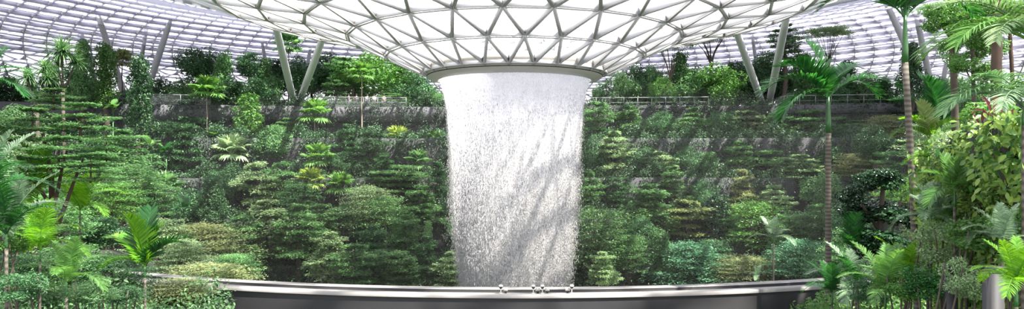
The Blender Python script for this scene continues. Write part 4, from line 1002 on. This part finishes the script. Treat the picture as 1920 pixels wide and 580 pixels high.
# ------------------------------------------------------------------ right bank
fine_round = [(m_blob(80+i, blobs_in(80+i, 12, 1.7, 3.8), 2400, .30, (.7, 1.0), True, .2), None) for i in range(4)]
fine_small = [(m_blob(90+i, blobs_in(90+i, 16, 1.8, 4.0), 4200, .20, (.6, .9), True, .2), None) for i in range(3)]
CR['fine'] = fine_round; CR['small'] = fine_small
def shrub(px, yt, yb, wpx, d, mk, label, kind='small', name='leafy_shrub', hang=False):
    x = (px-960)/F*d; gz = H(x, d); zt = P(px, yt, d).z; zb = max(gz-.05, P(px, yb, d).z)
    root = empty(name, (x, d, gz), label=label, cat='shrub'); i = cnt['s'] = cnt.get('s', 0)+1
    wd = wpx/F*d; hh = zt-zb; me, br = CR[kind][i % len(CR[kind])]
    place('foliage', me, root, (0, 0, zb-gz), (0, 0, i*1.9), (wd/5, wd/5, hh/5), M[mk])
    mb = MB()
    for k in range(4):
        a = k*1.6+i; limb(mb, (0, 0, -.05), (math.cos(a)*wd*.22, math.sin(a)*wd*.22, (zb-gz)+hh*.7), .03, .01, .08, 5, 6)
    mb.obj('stems', M['bark'], root)
# the bank wall behind the climbers
mb = MB(); g = np.random.default_rng(9); nU, nV = 44, 16; V = []; LP = []
def bank(i, j):
    px = 1762+i*8+max(0, i-24)*16; d = max(7.9, 12.4-i*.17)+.25*math.sin(i*.9+j*.5)+.15*math.sin(j*1.3); top = P(0, 285-2.9*min(i, 25)+8*math.sin(i*.8), d).z
    z = 7.6+(top-7.6)*j/(nV-1); p = P(px, 300, d); return (p.x, d+.06*j, z)
V = [bank(i, j) for j in range(nV) for i in range(3, nU)]; w_ = nU-3
V += [(x*(d+1.5)/d+.9, d+1.5, z-.3) for x, d, z in V[(nV-1)*w_:nV*w_]]; V += [(x*(d+1.5)/d+.9, d+1.5, 7.4) for x, d, z in V[:w_]]
mb.add(V, [[j*w_+i, j*w_+i+1, (j+1)*w_+i+1, (j+1)*w_+i] for j in range(nV+1) for i in range(w_-1)]+[[j*w_, (j+1)*w_, nV*w_, (nV+1)*w_] for j in range(nV-1)])
o = mb.obj('wall_bank', M['soil']); tag(o, 'planted rock bank behind the climbers at the right edge', kind='structure')
n = 75000; p = np.array([bank(a, b) for a, b in zip(g.uniform(0, nU-1, n), (nV-1)*g.random(n)**.8)]); p[:, 1] -= .1+g.random(n)*.45; p += g.normal(size=(n, 3))*.08
nr = g.normal(size=(n, 3))*.45+np.array([-.3, -.8, .6]); nr /= np.linalg.norm(nr, axis=1)[:, None]
mb = MB(); ln = .10*(.6+.8*g.random(n)); mb.leaves(p, nr, g.normal(size=(n, 3))*.6+np.array([0, 0, -1.]), ln, ln*.5, fine=True)
tag(mb.obj('climbing_vine_foliage', M['vine']), 'sheet of sunlit yellow-green climbers over the right bank', 'climber', kind='stuff')
for a in ((1800, 230, 330, 130, 11.4, 'pale', 'pale leafy shrub high on the right bank left of the grey planter', 'small'),
          (1790, 310, 420, 130, 10.8, 'bright', 'bright shrub mid-height on the right bank', 'small'),
          (1850, 300, 400, 130, 10, 'vine', 'yellow-green climber on the right bank below the grey planter', 'fine'),
          (1905, 290, 400, 110, 9, 'vine', 'sunlit yellow-green climber at the right edge mid-height', 'fine'),
          (1840, 380, 470, 140, 9.4, 'bright', 'bright climber low on the right bank', 'fine'),
          (1900, 370, 450, 110, 8.4, 'bright', 'bright leafy climber above the silvery palm at right edge', 'fine'),
          (1760, 400, 500, 120, 10.2, 'pale', 'pale leafy shrub left of the low bright climber', 'small'),
          (1740, 480, 560, 120, 9.4, 'palm', 'deep green bush at the bottom edge right of the glossy tree', 'small'),
          (1800, 470, 565, 110, 8.8, 'pale', 'pale bush at the bottom edge beside the grey pillar', 'small'),
          (1835, 235, 300, 90, 11.2, 'mid', 'mid green shrub above the grey planter on the right bank', 'fine'),
          (1900, 220, 300, 90, 9.6, 'bright', 'bright shrub at the right edge below the drooping palms', 'fine'),
          (1690, 500, 565, 110, 9.8, 'bright', 'bright bush at the bottom below the dark glossy tree', 'small'),
          (1620, 510, 570, 90, 12, 'dark', 'dark bush at the bottom behind the low silvery palm', 'small'),
          (1815, 120, 200, 90, 20, 'mid', 'mid green bush behind the thin dark trunk at right', 'small'),
          (1860, 165, 250, 110, 13.5, 'bright', 'bright bush behind the red plant at right', 'fine'),
          (40, 500, 565, 120, 9.5, 'dark', 'dark bush at the bottom left corner', 'small'),
          (165, 515, 570, 130, 12, 'mid', 'mid green bush along the bottom left', 'small'),
          (235, 530, 570, 100, 13, 'dark', 'dark bush around the base of the bright young palm', 'small'),
          (20, 400, 480, 100, 14, 'bright', 'bright bush behind the drooping left palms', 'small'),
          (50, 230, 320, 110, 28, 'pale', 'pale bush high at left behind the forked tree', 'small'),
          (5, 250, 400, 90, 20, 'mid', 'mid green bush at the left edge mid-height', 'small')):
    shrub(*a)
# red cordylines
for px, y, s, lb in ((1862, 232, .30, 'red cordyline on the right bank, larger one'), (1885, 250, .26, 'red cordyline on the right bank, rightmost one'), (1840, 250, .24, 'red cordyline nearest the grey planter')):
    d = 10.6; p = P(px, y, d); gz = H(p.x, d); root = empty('red_cordyline', (p.x, d, gz), label=lb, cat='plant')
    mb = MB(); mb.tube([(0, 0, -.1), (0, 0, p.z-gz)], [.03, .025], 6); mb.obj('stem', M['bark'], root)
    for k in range(11): place('broad_leaf', BRD[k % 3], root, (0, 0, p.z-gz), (random.uniform(-.2, .2), random.uniform(-.2, .3), k*2.4), (s, s*.3, s), M['red'])
# grey planters and pillar
for px, y, lb in ((1828, 291, 'grey round planter set in the right bank leaves'), (1915, 296, 'grey planter at the right edge of the photo')):
    d = 10.6 if px < 1900 else 8.6; p = P(px, y, d); t = empty('planter', (p.x, d, p.z-.12), label=lb, cat='planter')
    mb = MB(); v, f = lathe([(.001, 0), (.075, 0), (.095, .17), (.085, .17), (.08, .15), (.001, .15)], 0, 0, 20); mb.add(v, f); mb.obj('pot', M['planter'], t, True)
    mb = MB(); gz = H(p.x, d); mb.tube([(0, 0, gz-(p.z-.12)-.05), (0, 0, .01)], .03, 8); mb.obj('stand', M['planter'], t)
for px, yt, wd, lb in ((1862, 505, .15, 'grey stone pillar low between the climbers at right'), (1782, 500, .12, 'slimmer grey pillar left of the stone pillar')):
    d = 7.9 if wd > .14 else 9; p = P(px, yt, d); gz = H(p.x, d); t = empty('stone_pillar', (p.x, d, gz), label=lb, cat='pillar')
    h = p.z-gz; mb = MB(); mb.box((0, 0, h/2-.05), (wd, wd, h+.1)); mb.obj('shaft', M['parapet'], t)
    mb = MB(); mb.box((0, 0, h+.015), (wd+.03, wd+.03, .03)); mb.obj('cap', M['parapet'], t)

# slender trees of the upper right
def fg_tree(px0, y0, px1, y1, d, r, crowns, mk, label, bark='bark', kind='fine', name='broadleaf_tree'):
    b = P(px0, y0, d); gz = H(b.x, d); o = Vector((b.x, d, gz)); root = empty(name, o, label=label, cat='tree')
    t = P(px1, y1, d)-o; mb = MB(); limb(mb, (0, 0, -.1), t, r*1.15, r*.7, .015, 10, 10)
    for i, (cx, yt, yb, wpx) in enumerate(crowns):
        c = P(cx, (yt+yb)/2, d)-o; k = min(.95, max(.3, (c.z-.6)/t.z)); limb(mb, t*k, c, r*.4, r*.12, .1, 5, 6)
    mb.obj('trunk', M[bark], root, True)
    for i, (cx, yt, yb, wpx) in enumerate(crowns):
        me, br = CR[kind][i % len(CR[kind])]; c = P(cx, yb, d+random.uniform(-.3, .3))-o; wd = wpx/F*d; hh = (yb-yt)/F*d
        place('crown', me, root, c, (0, 0, i), (wd/5, wd/5, hh/5), M[mk])
fg_tree(1790, 560, 1778, -60, 18, .10, [(1790, -20, 50, 110), (1755, -10, 60, 70), (1815, 20, 80, 80), (1780, 60, 110, 50)], 'bright', 'brown-trunked tree rising through the top edge right of the palm', 'bark')
fg_tree(1837, 560, 1822, 40, 17, .06, [(1822, 0, 60, 90), (1842, 50, 110, 90), (1806, 85, 135, 70), (1850, 100, 160, 60), (1825, 30, 90, 70)], 'bright', 'thin dark-trunked tree with bright hanging leaves at upper right', 'bark')
fg_tree(1868, 560, 1872, -40, 16, .14, [(1870, -20, 30, 90), (1850, 20, 60, 50)], 'bright', 'thicker brown trunk between the thin dark trunk and the right edge', 'barkred')
fg_tree(1889, 560, 1886, -40, 17.5, .06, [(1900, -10, 50, 80)], 'yellow', 'slim brown trunk touching the thick trunk at upper right', 'barkred')

# ------------------------------------------------------------------ visitors on the walkway
skin = mat('skin', (.45, .28, .20), .6); hairm = mat('hair', (.02, .015, .012), .6)
def skinned(name, verts, edges, rad, m, parent, root_i=0):
    me = bpy.data.meshes.new(name); me.from_pydata([Vector(v) for v in verts], edges, []); o = bpy.data.objects.new(name, me); link(o, parent)
    md = o.modifiers.new('skin', 'SKIN'); md.use_smooth_shade = True
    for i, r in enumerate(rad): me.skin_vertices[0].data[i].radius = (r, r)
    me.skin_vertices[0].data[root_i].use_root = True
    ss = o.modifiers.new('sub', 'SUBSURF'); ss.levels = 1; ss.render_levels = 1; me.materials.append(m); return o
def person(px, rz, shirt, trous, label, arm=0.0):
    x = (px-960)/F*80.6; d = edge_d(4, x)+.5; root = empty('person', (x, d, 17.8), rz, label=label, cat='person')
    J = [(0, 0, .95), (0, 0, 1.15), (0, 0, 1.38), (0, 0, 1.50), (0, 0, 1.62), (0, -.01, 1.70)]
    E = [(0, 1), (1, 2), (2, 3), (3, 4), (4, 5)]; R0 = [.13, .12, .13, .05, .085, .07]
    for s in (-1, 1):
        i = len(J); J += [(s*.19, 0, 1.40), (s*.24, .0, 1.14), (s*.22, -.12-arm*.15, .95+arm*.25), (s*.21, -.18-arm*.2, .90+arm*.35)]
        E += [(2, i), (i, i+1), (i+1, i+2), (i+2, i+3)]; R0 += [.055, .042, .032, .03]
        i = len(J); J += [(s*.10, 0, .86), (s*.11, -.02, .48), (s*.11, .02, .09), (s*.12, -.12, .04)]
        E += [(0, i), (i, i+1), (i+1, i+2), (i+2, i+3)]; R0 += [.085, .06, .042, .035]
    skinned('body', J, E, R0, skin, root)
    v = [J[0], J[1], J[2], (0, 0, 1.44)]+[J[6], J[7], J[14], J[15]]
    skinned('shirt', v, [(0, 1), (1, 2), (2, 3), (2, 4), (4, 5), (2, 6), (6, 7)], [.19, .18, .185, .11, .095, .08, .095, .08], shirt, root)
    v = [J[0], J[10], J[11], J[12], J[18], J[19], J[20]]
    skinned('trousers', v, [(0, 1), (1, 2), (2, 3), (0, 4), (4, 5), (5, 6)], [.18, .13, .10, .08, .13, .10, .08], trous, root)
    mb = MB(); v, f = lathe([(.001, 1.80), (.06, 1.785), (.095, 1.73), (.10, 1.66), (.085, 1.60)], 0, .015, 12); mb.add(v, f); mb.obj('hair', hairm, root, True)
cl = lambda n, c: mat(n, c, .9)
person(658, .2, cl('cloth_black', (.03, .03, .035)), cl('cloth_navy', (.03, .04, .08)), 'standing visitor in black top at the left end of the railing')
person(672, -.4, cl('cloth_grey', (.2, .2, .22)), cl('cloth_dark', (.03, .03, .03)), 'standing visitor in grey top beside the one in black', 1)
person(692, .3, cl('cloth_white', (.7, .7, .7)), cl('cloth_blue', (.06, .09, .18)), 'standing visitor in white top in the middle of the railing')
person(704, 0, cl('cloth_pale', (.55, .6, .65)), cl('cloth_black2', (.03, .03, .03)), 'standing visitor in pale blue top near the railing middle', .5)
person(722, -.2, cl('cloth_cream', (.5, .42, .36)), cl('cloth_grey2', (.1, .1, .1)), 'standing visitor in cream top at the right of the group')

# ------------------------------------------------------------------ labels of the background trees
ORD = ['first', 'second', 'third', 'fourth', 'fifth', 'sixth', 'seventh', 'eighth', 'ninth', 'tenth', 'eleventh', 'twelfth', 'thirteenth', 'fourteenth', 'fifteenth', 'sixteenth', 'seventeenth', 'eighteenth']
from collections import defaultdict
dd_ = defaultdict(list)
for o, noun, k, px in RECS: dd_[(noun, k, side_of(px))].append((px, o))
for (noun, k, sd), lst in dd_.items():
    lst.sort(key=lambda t: t[0])
    for i, (px, o) in enumerate(lst):
        base = '%s on %s %s of waterfall' % (noun, TIER[k], sd)
        o['label'] = base if len(lst) == 1 else base+', '+ORD[min(i, 17)]+' from left'
